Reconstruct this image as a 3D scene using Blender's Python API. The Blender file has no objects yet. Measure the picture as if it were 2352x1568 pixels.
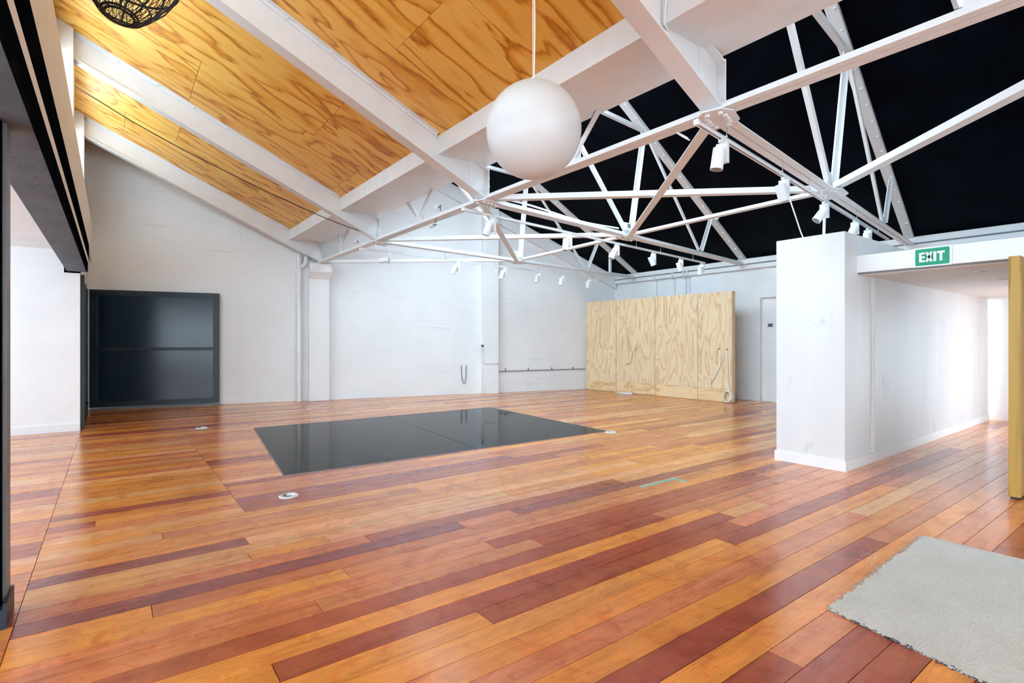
import bpy, math, random
from mathutils import Vector, Matrix

random.seed(7)
scene = bpy.context.scene
col = scene.collection

# ------------------------------------------------------------------ camera
CAM_H = 1.45
YAW = math.atan2(918, 1211)
cd = bpy.data.cameras.new('camera')
cd.sensor_width = 36.0
cd.sensor_fit = 'HORIZONTAL'
cd.lens = 36.0 * 1211.0 / 2352.0
cd.clip_start = 0.05
cam = bpy.data.objects.new('camera', cd)
cam.location = (0, 0, CAM_H)
fwd = Vector((math.sin(YAW), math.cos(YAW), 0))
cam.rotation_euler = fwd.to_track_quat('-Z', 'Y').to_euler()
col.objects.link(cam)
scene.camera = cam

# ------------------------------------------------------------------ view, sky, portals
scene.view_settings.view_transform = 'Standard'
scene.view_settings.look = 'None'
scene.view_settings.gamma = 1.0
scene.view_settings.use_curve_mapping = False
scene.view_settings.exposure = 1.5
world = bpy.data.worlds.new('overcast_sky')
scene.world = world
world.use_nodes = True
bg = world.node_tree.nodes['Background']
bg.inputs['Color'].default_value = (0.70, 0.85, 1.0, 1)
bg.inputs['Strength'].default_value = 4.2
scene.cycles.max_bounces = 6
scene.cycles.diffuse_bounces = 4
scene.cycles.glossy_bounces = 3
scene.cycles.transparent_max_bounces = 12
scene.cycles.sample_clamp_indirect = 2.5
scene.cycles.adaptive_threshold = 0.08
scene.cycles.adaptive_min_samples = 24


def portal(loc, direction, sx, sy):
    l = bpy.data.lights.new('daylight_portal', 'AREA')
    l.shape = 'RECTANGLE'
    l.size, l.size_y = sx, sy
    l.cycles.is_portal = True
    o = bpy.data.objects.new('daylight_portal', l)
    o.location = loc
    d = Vector(direction).normalized()
    up = 'Y'
    o.rotation_euler = d.to_track_quat('-Z', up).to_euler()
    col.objects.link(o)


RL = 0.45      # left roof pitch
RR = 0.437     # right roof pitch
XT = 4.03      # line of the tie beam
Z_T = 3.35     # underside of tie beam and truss bottom chords
XR = 12.6      # right wall
YB = -9.0      # rear wall


def wall_y(x):
    return 13.8 - 0.2403 * (x - 1.98)


def ply_z(x):
    return 3.77 + RL * (XT - x)


def black_z(x):
    return 3.5 + RR * (XR - x)


# ------------------------------------------------------------------ helpers
class MB:
    def __init__(self):
        self.v, self.f, self.sm, self.mi = [], [], [], []
        self.cols = None

    def _add(self, vs, fs, smooth=False, mi=0):
        b = len(self.v)
        self.v += [Vector(p) for p in vs]
        self.f += [tuple(i + b for i in f) for f in fs]
        self.sm += [smooth] * len(fs)
        self.mi += [mi] * len(fs)
        return self

    def hexa(self, a, b, mi=0):
        """a, b: two quads (4 points each), joined"""
        return self._add(list(a) + list(b), [(3, 2, 1, 0), (4, 5, 6, 7), (0, 1, 5, 4), (1, 2, 6, 5), (2, 3, 7, 6), (3, 0, 4, 7)], mi=mi)

    def box(self, x0, x1, y0, y1, z0, z1, mi=0):
        a = [(x0, y0, z0), (x1, y0, z0), (x1, y1, z0), (x0, y1, z0)]
        b = [(x0, y0, z1), (x1, y0, z1), (x1, y1, z1), (x0, y1, z1)]
        return self.hexa(a, b, mi)

    def bar(self, p0, p1, rects, up=(0, 0, 1), shear=True, mi=0):
        """section rects (s0,s1,u0,u1) swept from p0 to p1"""
        p0, p1 = Vector(p0), Vector(p1)
        d = (p1 - p0).normalized()
        up = Vector(up).normalized()
        side = d.cross(up).normalized()
        if not shear:
            up = side.cross(d).normalized()
        for (s0, s1, u0, u1) in rects:
            q = [side * s0 + up * u0, side * s1 + up * u0, side * s1 + up * u1, side * s0 + up * u1]
            self.hexa([p0 + k for k in q], [p1 + k for k in q], mi)
        return self

    def cyl(self, p0, p1, r0, r1=None, n=14, cap=True, smooth=True, mi=0):
        p0, p1 = Vector(p0), Vector(p1)
        r1 = r0 if r1 is None else r1
        d = (p1 - p0).normalized()
        a = d.orthogonal().normalized()
        b = d.cross(a)
        vs = []
        for p, r in ((p0, r0), (p1, r1)):
            for i in range(n):
                t = 2 * math.pi * i / n
                vs.append(p + (a * math.cos(t) + b * math.sin(t)) * r)
        fs = [(i, (i + 1) % n, n + (i + 1) % n, n + i) for i in range(n)]
        self._add(vs, fs, smooth, mi)
        if cap:
            self._add(vs, [tuple(range(n))[::-1], tuple(range(n, 2 * n))], False, mi)
        return self

    def tube(self, pts, r, n=6, closed=False, mi=0):
        pts = [Vector(p) for p in pts]
        m = len(pts)
        vs = []
        a = None
        for i, p in enumerate(pts):
            if closed:
                d = pts[(i + 1) % m] - pts[i - 1]
            else:
                d = pts[min(i + 1, m - 1)] - pts[max(i - 1, 0)]
            d.normalize()
            if a is None:
                a = d.orthogonal().normalized()
            else:
                a = (a - d * a.dot(d))
                if a.length < 1e-5:
                    a = d.orthogonal()
                a.normalize()
            b = d.cross(a)
            for k in range(n):
                t = 2 * math.pi * k / n
                vs.append(p + (a * math.cos(t) + b * math.sin(t)) * r)
        fs = []
        for i in range(m if closed else m - 1):
            j = (i + 1) % m
            fs += [(i * n + k, i * n + (k + 1) % n, j * n + (k + 1) % n, j * n + k) for k in range(n)]
        self._add(vs, fs, True, mi)
        if not closed:
            self._add(vs, [tuple(range(n))[::-1], tuple(range((m - 1) * n, m * n))], False, mi)
        return self

    def lathe(self, prof, c, n=32, mi=0):
        vs, fs = [], []
        for (r, z) in prof:
            for i in range(n):
                t = 2 * math.pi * i / n
                vs.append((c[0] + r * math.cos(t), c[1] + r * math.sin(t), c[2] + z))
        for j in range(len(prof) - 1):
            for i in range(n):
                k = (i + 1) % n
                fs.append((j * n + i, j * n + k, (j + 1) * n + k, (j + 1) * n + i))
        return self._add(vs, fs, True, mi)

    def poly(self, pts, thick):
        """polygon extruded by vector"""
        n = len(pts)
        pts = [Vector(p) for p in pts]
        t = Vector(thick)
        vs = pts + [p + t for p in pts]
        fs = [tuple(range(n))[::-1], tuple(range(n, 2 * n))] + [(i, (i + 1) % n, n + (i + 1) % n, n + i) for i in range(n)]
        return self._add(vs, fs)

    def build(self, name, mat, parent=None, kind=None, bevel=0):
        off = Vector((0, 0, 0))
        if parent is not None:
            r = parent
            while r.parent is not None:
                off += r.location
                r = r.parent
            off += r.location
        me = bpy.data.meshes.new(name)
        me.from_pydata([tuple(p - off) for p in self.v], [], self.f)
        mats = mat if isinstance(mat, (list, tuple)) else [mat]
        for m in mats:
            me.materials.append(m)
        for p, s, k in zip(me.polygons, self.sm, self.mi):
            p.use_smooth = s
            p.material_index = k
        me.update()
        import bmesh
        bm = bmesh.new(); bm.from_mesh(me)
        bmesh.ops.recalc_face_normals(bm, faces=bm.faces[:])
        bm.to_mesh(me); bm.free()
        o = bpy.data.objects.new(name, me)
        col.objects.link(o)
        if parent is not None:
            o.parent = parent
        if kind:
            o['kind'] = kind
        if bevel:
            b = o.modifiers.new('edge_wear', 'BEVEL')
            b.width = bevel; b.segments = 2; b.limit_method = 'ANGLE'
        return o


def tag(o, label, cat, group=None, kind=None):
    o['label'] = label
    o['category'] = cat
    if group:
        o['group'] = group
    if kind:
        o['kind'] = kind
    return o


def struct(o, label, cat):
    return tag(o, label, cat, kind='structure')


def thing(name, loc, label, cat, group=None):
    o = bpy.data.objects.new(name, None)
    o.empty_display_size = 0.1
    o.location = loc
    col.objects.link(o)
    return tag(o, label, cat, group)


def smooth_path(ctrl, n=8):
    P = [Vector(c) for c in ctrl]
    P = [P[0] * 2 - P[1]] + P + [P[-1] * 2 - P[-2]]
    out = []
    for i in range(1, len(P) - 2):
        for k in range(n):
            t = k / n
            a, b, c, d = P[i - 1], P[i], P[i + 1], P[i + 2]
            out.append(0.5 * ((2 * b) + (c - a) * t + (2 * a - 5 * b + 4 * c - d) * t * t + (3 * b - a - 3 * c + d) * t ** 3))
    out.append(P[-2])
    return out


# ------------------------------------------------------------------ materials
def newmat(name):
    m = bpy.data.materials.new(name)
    m.use_nodes = True
    nt = m.node_tree
    bsdf = nt.nodes['Principled BSDF']
    return m, nt, bsdf


def nd(nt, t, **kw):
    n = nt.nodes.new(t)
    for k, v in kw.items():
        setattr(n, k, v)
    return n


def coords(nt, scale=(1, 1, 1), src='Object', rot=(0, 0, 0)):
    tc = nd(nt, 'ShaderNodeTexCoord')
    mp = nd(nt, 'ShaderNodeMapping')
    mp.inputs['Scale'].default_value = scale
    mp.inputs['Rotation'].default_value = rot
    nt.links.new(tc.outputs[src], mp.inputs['Vector'])
    return mp.outputs['Vector']


def noise(nt, vec, scale, detail=4, rough=0.55, dist=0.0):
    n = nd(nt, 'ShaderNodeTexNoise')
    n.inputs['Scale'].default_value = scale
    n.inputs['Detail'].default_value = detail
    n.inputs['Roughness'].default_value = rough
    n.inputs['Distortion'].default_value = dist
    nt.links.new(vec, n.inputs['Vector'])
    return n.outputs['Fac']


def ramp(nt, fac, stops, interp='LINEAR'):
    r = nd(nt, 'ShaderNodeValToRGB')
    r.color_ramp.interpolation = interp
    while len(r.color_ramp.elements) < len(stops):
        r.color_ramp.elements.new(0.5)
    for e, (p, c) in zip(r.color_ramp.elements, stops):
        e.position = p
        e.color = (*c, 1)
    nt.links.new(fac, r.inputs['Fac'])
    return r.outputs['Color']


def math_node(nt, op, a, b=None):
    n = nd(nt, 'ShaderNodeMath', operation=op)
    for i, x in enumerate((a, b)):
        if x is None:
            continue
        if isinstance(x, (int, float)):
            n.inputs[i].default_value = x
        else:
            nt.links.new(x, n.inputs[i])
    return n.outputs[0]


def mixc(nt, fac, a, b, blend='MIX'):
    n = nd(nt, 'ShaderNodeMix', data_type='RGBA', blend_type=blend)
    for sock, x in ((n.inputs[0], fac), (n.inputs[6], a), (n.inputs[7], b)):
        if isinstance(x, (int, float)):
            sock.default_value = x
        elif isinstance(x, tuple):
            sock.default_value = (*x, 1) if len(x) == 3 else x
        else:
            nt.links.new(x, sock)
    return n.outputs[2]


def bump(nt, bsdf, h, strength=0.2, dist=0.01):
    b = nd(nt, 'ShaderNodeBump')
    b.inputs['Strength'].default_value = strength
    b.inputs['Distance'].default_value = dist
    nt.links.new(h, b.inputs['Height'])
    nt.links.new(b.outputs['Normal'], bsdf.inputs['Normal'])


def paint(name, rgb, rough=0.5, var=0.04, scale=3.0, bumpy=0.0, bscale=40, metallic=0.0, spec=0.5):
    m, nt, b = newmat(name)
    v = coords(nt)
    f = noise(nt, v, scale, 2)
    lo = tuple(max(0, c * (1 - var)) for c in rgb)
    hi = tuple(min(1, c * (1 + var)) for c in rgb)
    nt.links.new(ramp(nt, f, [(0.3, lo), (0.7, hi)]), b.inputs['Base Color'])
    b.inputs['Roughness'].default_value = rough
    b.inputs['Metallic'].default_value = metallic
    b.inputs['Specular IOR Level'].default_value = spec
    if bumpy:
        bump(nt, b, noise(nt, v, bscale, 4), bumpy, 0.004)
    return m


M = {}
M['white'] = paint('white_wall_paint', (0.85, 0.85, 0.85), 0.55, 0.03, 2.0)
M['steel_white'] = paint('white_gloss_steel_paint', (0.81, 0.81, 0.81), 0.38, 0.03, 4.0)
M['lamp_white'] = paint('white_powder_coat', (0.85, 0.86, 0.87), 0.35, 0.01)
M['cable_white'] = paint('white_cable_sheath', (0.82, 0.82, 0.80), 0.5, 0.02)
M['cable_black'] = paint('black_cable_sheath', (0.02, 0.02, 0.02), 0.5, 0.1)
M['black_steel'] = paint('black_steel_paint', (0.004, 0.005, 0.007), 0.85, 0.3, 5.0, spec=0.0)
M['navy_steel'] = paint('navy_black_steel_paint', (0.006, 0.016, 0.028), 0.42, 0.3, 4.0, 0.05, 40)
M['grey_steel'] = paint('grey_steel', (0.20, 0.21, 0.22), 0.4, 0.15, 6.0)
M['chrome'] = paint('bright_metal', (0.7, 0.7, 0.7), 0.25, 0.05, 5.0, metallic=1.0)
M['socket_grey'] = paint('pale_floor_box_metal', (0.72, 0.74, 0.76), 0.35, 0.05, 20)
M['dark_slot'] = paint('dark_recess', (0.02, 0.02, 0.025), 0.6, 0.1)
M['rattan'] = paint('black_rattan', (0.018, 0.017, 0.017), 0.55, 0.25, 40)
M['ochre'] = None
M['green'] = paint('exit_green', (0.0, 0.30, 0.165), 0.4, 0.03)
M['sign_white'] = paint('sign_white', (0.85, 0.88, 0.9), 0.4, 0.02)
M['plaque'] = paint('grey_plaque', (0.22, 0.22, 0.24), 0.4, 0.05)
M['teal_tape'] = paint('teal_tape', (0.20, 0.48, 0.40), 0.6, 0.25, 60)
M['paint_fleck'] = paint('dried_white_paint', (0.75, 0.75, 0.72), 0.6, 0.05)
M['globe'] = paint('opal_globe', (0.60, 0.59, 0.58), 0.4, 0.01)
M['subfloor'] = paint('dark_subfloor', (0.03, 0.02, 0.015), 0.9, 0.2)

# board-marked painted concrete
def concrete_white():
    m, nt, b = newmat('white_painted_board_marked_concrete')
    v = coords(nt)
    vs = coords(nt, (0.35, 0.35, 9.0))
    fine = noise(nt, vs, 2.2, 6, 0.65)
    big = noise(nt, v, 1.1, 4)
    pits = noise(nt, v, 26, 3, 0.7)
    base = ramp(nt, big, [(0.3, (0.81, 0.81, 0.81)), (0.7, (0.86, 0.86, 0.86))])
    marks = ramp(nt, fine, [(0.30, (0.72, 0.70, 0.69)), (0.40, (1, 1, 1))])
    c = mixc(nt, 0.45, base, marks, 'MULTIPLY')
    p = ramp(nt, pits, [(0.22, (0.45, 0.42, 0.40)), (0.28, (1, 1, 1))])
    c = mixc(nt, 0.6, c, p, 'MULTIPLY')
    nt.links.new(c, b.inputs['Base Color'])
    b.inputs['Roughness'].default_value = 0.6
    h = math_node(nt, 'ADD', fine, math_node(nt, 'MULTIPLY', pits, 0.4))
    bump(nt, b, h, 0.35, 0.012)
    return m


M['board_concrete'] = concrete_white()


def raw_concrete():
    m, nt, b = newmat('grey_raw_concrete')
    v = coords(nt)
    f = noise(nt, v, 3.0, 6, 0.65)
    cr = nd(nt, 'ShaderNodeTexVoronoi', feature='DISTANCE_TO_EDGE')
    cr.inputs['Scale'].default_value = 1.6
    dv = nd(nt, 'ShaderNodeVectorMath', operation='ADD')
    nz = nd(nt, 'ShaderNodeTexNoise'); nz.inputs['Scale'].default_value = 4.0
    nt.links.new(v, nz.inputs['Vector'])
    nt.links.new(v, dv.inputs[0]); nt.links.new(nz.outputs['Color'], dv.inputs[1])
    nt.links.new(dv.outputs[0], cr.inputs['Vector'])
    c = ramp(nt, f, [(0.3, (0.078, 0.106, 0.138)), (0.7, (0.14, 0.18, 0.225))])
    k = ramp(nt, cr.outputs['Distance'], [(0.0, (0.25, 0.25, 0.25)), (0.018, (1, 1, 1))])
    nt.links.new(mixc(nt, 0.8, c, k, 'MULTIPLY'), b.inputs['Base Color'])
    b.inputs['Roughness'].default_value = 0.75
    bump(nt, b, noise(nt, v, 18, 6), 0.4, 0.01)
    return m


M['raw_concrete'] = raw_concrete()


def plywood(name, cols, stretch, rings=9.0, rough=0.4, src='Object', glossy=0.5, nscale=1.0):
    """cathedral grain: contour bands of a stretched noise"""
    m, nt, b = newmat(name)
    tc = nd(nt, 'ShaderNodeTexCoord')
    oi = nd(nt, 'ShaderNodeObjectInfo')
    off = nd(nt, 'ShaderNodeVectorMath', operation='SCALE')
    comb = nd(nt, 'ShaderNodeCombineXYZ')
    nt.links.new(oi.outputs['Random'], comb.inputs['X'])
    nt.links.new(math_node(nt, 'MULTIPLY', oi.outputs['Random'], 7.3), comb.inputs['Y'])
    nt.links.new(math_node(nt, 'MULTIPLY', oi.outputs['Random'], 3.1), comb.inputs['Z'])
    nt.links.new(comb.outputs[0], off.inputs[0])
    off.inputs['Scale'].default_value = 9.0
    add = nd(nt, 'ShaderNodeVectorMath', operation='ADD')
    nt.links.new(tc.outputs[src], add.inputs[0])
    nt.links.new(off.outputs[0], add.inputs[1])
    mp = nd(nt, 'ShaderNodeMapping')
    mp.inputs['Scale'].default_value = stretch
    nt.links.new(add.outputs[0], mp.inputs['Vector'])
    v = mp.outputs['Vector']
    base = noise(nt, v, 1.15 * nscale, 2.2, 0.45, 0.35)
    wob = noise(nt, v, 7.0 * nscale, 3, 0.6)
    t = math_node(nt, 'ADD', math_node(nt, 'MULTIPLY', base, rings), math_node(nt, 'MULTIPLY', wob, 0.55))
    saw = math_node(nt, 'FRACT', t)
    band = ramp(nt, saw, [(0.0, cols[1]), (0.10, cols[0]), (0.50, cols[0]), (0.78, cols[2]), (0.95, cols[3]), (1.0, cols[1])])
    mp2 = nd(nt, 'ShaderNodeMapping')
    mp2.inputs['Scale'].default_value = tuple(s * (16 if s > 0.9 else 1.6) for s in stretch)
    nt.links.new(add.outputs[0], mp2.inputs['Vector'])
    fib = noise(nt, mp2.outputs['Vector'], 2.0, 5, 0.7)
    streak = ramp(nt, fib, [(0.25, (0.80, 0.72, 0.62)), (0.55, (1, 1, 1))])
    c = mixc(nt, 0.55, band, streak, 'MULTIPLY')
    blot = noise(nt, v, 0.8 * nscale, 3)
    c = mixc(nt, ramp(nt, blot, [(0.42, (0, 0, 0)), (0.72, (0.45, 0.45, 0.45))]), c, cols[2])
    nt.links.new(c, b.inputs['Base Color'])
    b.inputs['Roughness'].default_value = rough
    b.inputs['Specular IOR Level'].default_value = glossy
    bump(nt, b, fib, 0.06, 0.003)
    return m


M['ply_orange'] = plywood('varnished_orange_plywood',
                          [(0.97, 0.58, 0.125), (0.80, 0.36, 0.035), (0.84, 0.40, 0.042), (0.50, 0.15, 0.009)],
                          (0.50, 1.7, 0.50), 6.5, 0.42)
M['ply_pale'] = plywood('pale_raw_plywood',
                        [(0.88, 0.69, 0.45), (0.83, 0.62, 0.38), (0.80, 0.58, 0.35), (0.68, 0.46, 0.26)],
                        (2.6, 2.6, 0.6), 8.0, 0.6, glossy=0.25)
M['ply_pale_flat'] = plywood('pale_raw_plywood_sideways_grain',
                             [(0.90, 0.67, 0.39), (0.84, 0.58, 0.31), (0.81, 0.55, 0.29), (0.68, 0.41, 0.19)],
                             (2.0, 0.5, 2.2), 6.0, 0.6, glossy=0.25)
M['ochre'] = plywood('ochre_stained_door_timber',
                     [(0.50, 0.30, 0.06), (0.40, 0.22, 0.035), (0.40, 0.22, 0.035), (0.30, 0.15, 0.02)],
                     (3.0, 3.0, 0.25), 5.0, 0.42)


def floor_mat():
    m, nt, b = newmat('varnished_timber_boards')
    at = nd(nt, 'ShaderNodeAttribute', attribute_name='tone')
    tc = nd(nt, 'ShaderNodeTexCoord')
    sh = nd(nt, 'ShaderNodeVectorMath', operation='SCALE')
    nt.links.new(at.outputs['Color'], sh.inputs[0])
    sh.inputs['Scale'].default_value = 37.0
    add = nd(nt, 'ShaderNodeVectorMath', operation='ADD')
    nt.links.new(tc.outputs['Object'], add.inputs[0])
    nt.links.new(sh.outputs[0], add.inputs[1])
    mp = nd(nt, 'ShaderNodeMapping')
    mp.inputs['Scale'].default_value = (0.8, 9.0, 1.0)
    nt.links.new(add.outputs[0], mp.inputs['Vector'])
    g = noise(nt, mp.outputs['Vector'], 1.6, 6, 0.62, 0.3)
    grain = ramp(nt, g, [(0.28, (0.52, 0.40, 0.36)), (0.50, (1.0, 1.0, 1.0)), (0.72, (1.30, 1.18, 0.95))])
    c = mixc(nt, 0.6, at.outputs['Color'], grain, 'MULTIPLY')
    w = noise(nt, tc.outputs['Object'], 2.6, 6, 0.65, 0.6)
    wear = ramp(nt, w, [(0.36, (0.72, 0.60, 0.62)), (0.52, (1, 1, 1))])
    c = mixc(nt, 0.4, c, wear, 'MULTIPLY')
    sm = noise(nt, tc.outputs['Object'], 5.0, 4, 0.55, 0.8)
    smc = ramp(nt, sm, [(0.52, (0, 0, 0)), (0.70, (0.22, 0.22, 0.22))])
    c = mixc(nt, smc, c, (0.62, 0.20, 0.035))
    bl = noise(nt, tc.outputs['Object'], 7.0, 5, 0.55, 0.9)
    blc = ramp(nt, bl, [(0.585, (1, 1, 1)), (0.62, (0.80, 0.58, 0.46))])
    c = mixc(nt, 0.45, c, blc, 'MULTIPLY')
    mp3 = nd(nt, 'ShaderNodeMapping')
    mp3.inputs['Scale'].default_value = (3.0, 60.0, 1.0)
    nt.links.new(add.outputs[0], mp3.inputs['Vector'])
    fg = noise(nt, mp3.outputs['Vector'], 1.5, 5, 0.7)
    c = mixc(nt, 0.38, c, ramp(nt, fg, [(0.30, (0.62, 0.52, 0.48)), (0.52, (1, 1, 1))]), 'MULTIPLY')
    mp4 = nd(nt, 'ShaderNodeMapping')
    mp4.inputs['Scale'].default_value = (5.0, 200.0, 1.0)
    nt.links.new(add.outputs[0], mp4.inputs['Vector'])
    fg2 = noise(nt, mp4.outputs['Vector'], 1.5, 3, 0.7)
    c = mixc(nt, 0.45, c, ramp(nt, fg2, [(0.34, (0.70, 0.60, 0.55)), (0.54, (1, 1, 1))]), 'MULTIPLY')
    b2 = noise(nt, tc.outputs['Object'], 3.6, 5, 0.6, 1.4)
    c = mixc(nt, 0.55, c, ramp(nt, b2, [(0.555, (1, 1, 1)), (0.575, (0.90, 0.72, 0.58))]), 'MULTIPLY')
    dust = noise(nt, tc.outputs['Object'], 110.0, 2, 0.6)
    c = mixc(nt, ramp(nt, dust, [(0.70, (0, 0, 0)), (0.75, (0.4, 0.4, 0.4))]), c, (0.85, 0.72, 0.62))
    nt.links.new(c, b.inputs['Base Color'])
    b.inputs['Roughness'].default_value = 0.21
    b.inputs['Specular IOR Level'].default_value = 0.9
    bump(nt, b, g, 0.03, 0.002)
    return m


M['floor'] = floor_mat()


def dark_floor():
    m, nt, b = newmat('charcoal_floor_sheet')
    v = coords(nt)
    f = noise(nt, v, 2.5, 6, 0.6)
    s = noise(nt, v, 14, 4, 0.6, 1.5)
    c = ramp(nt, f, [(0.3, (0.012, 0.016, 0.017)), (0.7, (0.03, 0.037, 0.037))])
    sc = ramp(nt, s, [(0.70, (0, 0, 0)), (0.76, (0.5, 0.5, 0.5))])
    nt.links.new(mixc(nt, sc, c, (0.10, 0.12, 0.12)), b.inputs['Base Color'])
    b.inputs['Roughness'].default_value = 0.06
    b.inputs['Specular IOR Level'].default_value = 0.03
    return m


M['dark_floor'] = dark_floor()


def black_lining():
    m, nt, b = newmat('black_painted_roof_lining')
    v = coords(nt)
    f = noise(nt, v, 1.6, 6, 0.65)
    dust = noise(nt, v, 30, 3, 0.7)
    c = ramp(nt, f, [(0.35, (0.001, 0.0015, 0.003)), (0.7, (0.003, 0.005, 0.010))])
    scuff = ramp(nt, noise(nt, coords(nt, (2.2, 0.8, 2.2)), 2.4, 5, 0.7), [(0.66, (0, 0, 0)), (0.80, (0.55, 0.55, 0.55))])
    c = mixc(nt, scuff, c, (0.02, 0.023, 0.03))
    sp = ramp(nt, dust, [(0.75, (0, 0, 0)), (0.80, (0.4, 0.4, 0.4))])
    c = mixc(nt, sp, c, (0.06, 0.065, 0.08))
    nt.links.new(c, b.inputs['Base Color'])
    b.inputs['Roughness'].default_value = 0.5
    b.inputs['Specular IOR Level'].default_value = 0.02
    return m


M['black_lining'] = black_lining()


def door_black():
    m, nt, b = newmat('black_sheet_door_paint')
    v = coords(nt)
    f = noise(nt, v, 0.5, 0)
    nt.links.new(ramp(nt, f, [(0.0, (0.005, 0.016, 0.034)), (1.0, (0.0055, 0.0175, 0.037))]), b.inputs['Base Color'])
    b.inputs['Roughness'].default_value = 0.22
    b.inputs['Specular IOR Level'].default_value = 0.6
    return m


M['door_black'] = door_black()


def rug_mat():
    m, nt, b = newmat('pale_grey_woven_rug')
    v = coords(nt, (1, 1, 1))
    w = nd(nt, 'ShaderNodeTexWave', bands_direction='Y')
    w.inputs['Scale'].default_value = 55
    w.inputs['Distortion'].default_value = 1.5
    w.inputs['Detail'].default_value = 3
    nt.links.new(v, w.inputs['Vector'])
    n = noise(nt, coords(nt, (30, 90, 1)), 1.0, 4, 0.7)
    t = math_node(nt, 'ADD', math_node(nt, 'MULTIPLY', w.outputs['Fac'], 0.4), math_node(nt, 'MULTIPLY', n, 0.6))
    c = ramp(nt, t, [(0.25, (0.46, 0.435, 0.385)), (0.6, (0.74, 0.71, 0.65))])
    big = ramp(nt, noise(nt, v, 3, 4), [(0.35, (0.86, 0.85, 0.84)), (0.65, (1, 1, 1))])
    nt.links.new(mixc(nt, 0.6, c, big, 'MULTIPLY'), b.inputs['Base Color'])
    b.inputs['Roughness'].default_value = 0.95
    b.inputs['Specular IOR Level'].default_value = 0.1
    bump(nt, b, t, 0.6, 0.004)
    return m


M['rug'] = rug_mat()
M['navy_thread'] = paint('navy_binding_thread', (0.03, 0.04, 0.08), 0.9, 0.4, 80)


def stained_white():
    m, nt, b = newmat('scuffed_white_plasterboard')
    v = coords(nt)
    f = noise(nt, coords(nt, (1.6, 1.6, 0.25)), 1.7, 4)
    s = noise(nt, coords(nt, (1.0, 1.0, 0.6)), 2.6, 5, 0.6)
    c = ramp(nt, f, [(0.3, (0.70, 0.69, 0.685)), (0.7, (0.76, 0.755, 0.75))])
    st = ramp(nt, s, [(0.27, (0.62, 0.61, 0.60)), (0.36, (1, 1, 1))])
    nt.links.new(mixc(nt, 0.5, c, st, 'MULTIPLY'), b.inputs['Base Color'])
    b.inputs['Roughness'].default_value = 0.42
    return m


M['scuffed'] = stained_white()


def glass_mat():
    m = bpy.data.materials.new('window_glass')
    m.use_nodes = True
    nt = m.node_tree
    nt.nodes.clear()
    out = nd(nt, 'ShaderNodeOutputMaterial')
    tr = nd(nt, 'ShaderNodeBsdfTransparent')
    tr.inputs['Color'].default_value = (0.93, 0.96, 0.96, 1)
    gl = nd(nt, 'ShaderNodeBsdfGlossy')
    gl.inputs['Roughness'].default_value = 0.02
    mx = nd(nt, 'ShaderNodeMixShader')
    mx.inputs[0].default_value = 0.06
    nt.links.new(tr.outputs[0], mx.inputs[1])
    nt.links.new(gl.outputs[0], mx.inputs[2])
    nt.links.new(mx.outputs[0], out.inputs[0])
    return m


M['glass'] = glass_mat()

# ------------------------------------------------------------------ floor
TONE = {'O': (0.81, 0.315, 0.058), 'M': (0.67, 0.228, 0.076), 'R': (0.43, 0.098, 0.044),
        'P': (0.34, 0.082, 0.072), 'L': (0.83, 0.40, 0.145)}
ROWS = {
    -10: [(9, 'R')], -9: [(3.6, 'R'), (9, 'M')], -8: [(2.45, 'R'), (6.5, 'M')], -7: [(6.0, 'O')],
    -6: [(4.45, 'R'), (9, 'M')], -5: [(5.9, 'O')], -4: [(5.0, 'M')], -3: [(6.2, 'O')],
    -2: [(3.54, 'O'), (7, 'R')], -1: [(1.56, 'O'), (3.95, 'R'), (8, 'M')],
    0: [(0.57, 'O'), (4.10, 'R'), (4.65, 'L'), (8.5, 'M')], 1: [(4.11, 'O'), (7, 'M')],
    2: [(3.62, 'R'), (7.5, 'M')], 3: [(0.9, 'M'), (2.45, 'M'), (5.6, 'R')], 4: [(2.15, 'M'), (5.0, 'R')],
    5: [(1.17, 'O'), (4.4, 'M'), (8, 'O')], 6: [(0.17, 'O'), (2.6, 'M'), (6.2, 'M')],
    7: [(2.2, 'P'), (2.72, 'M'), (5.6, 'P')], 8: [(1.5, 'M'), (4.2, 'R')],
    9: [(0.74, 'L'), (1.26, 'O'), (5.2, 'L')], 10: [(3.0, 'L'), (7, 'O')], 11: [(0.78, 'P'), (5, 'L')],
    12: [(4, 'O')], 13: [(4.6, 'O')], 14: [(0.3, 'L'), (2.4, 'M'), (6, 'O')], 15: [(5, 'O')],
    16: [(0.9, 'L'), (4.5, 'R')], 17: [(0.9, 'M'), (5.5, 'R')], 18: [(-0.11, 'R'), (0.9, 'O'), (4, 'P')],
    19: [(0.9, 'O'), (4, 'M')], 20: [(0.9, 'R'), (5, 'M')], 21: [(0.9, 'O'), (3, 'M')],
}
PITCH = 0.16


def row_y(k, x):
    return 2.375 + PITCH * k - 0.011 * (x - 1.5)


floor = MB().box(-4.4, 13.3, YB - 0.2, 14.8, -0.12, -0.024).build('floor', M['subfloor'])
struct(floor, 'varnished timber plank floor in orange and red-brown tones', 'floor')


def plank_geo(k, x0, x1):
    g = 0.0018
    P = []
    for z in (-0.022, 0.0):
        for (x, t) in ((x0 + g, 0), (x1 - g, 0), (x1 - g, 1), (x0 + g, 1)):
            P.append((x, row_y(k + t, x) + (g if t == 0 else -g), z))
    return P


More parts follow.
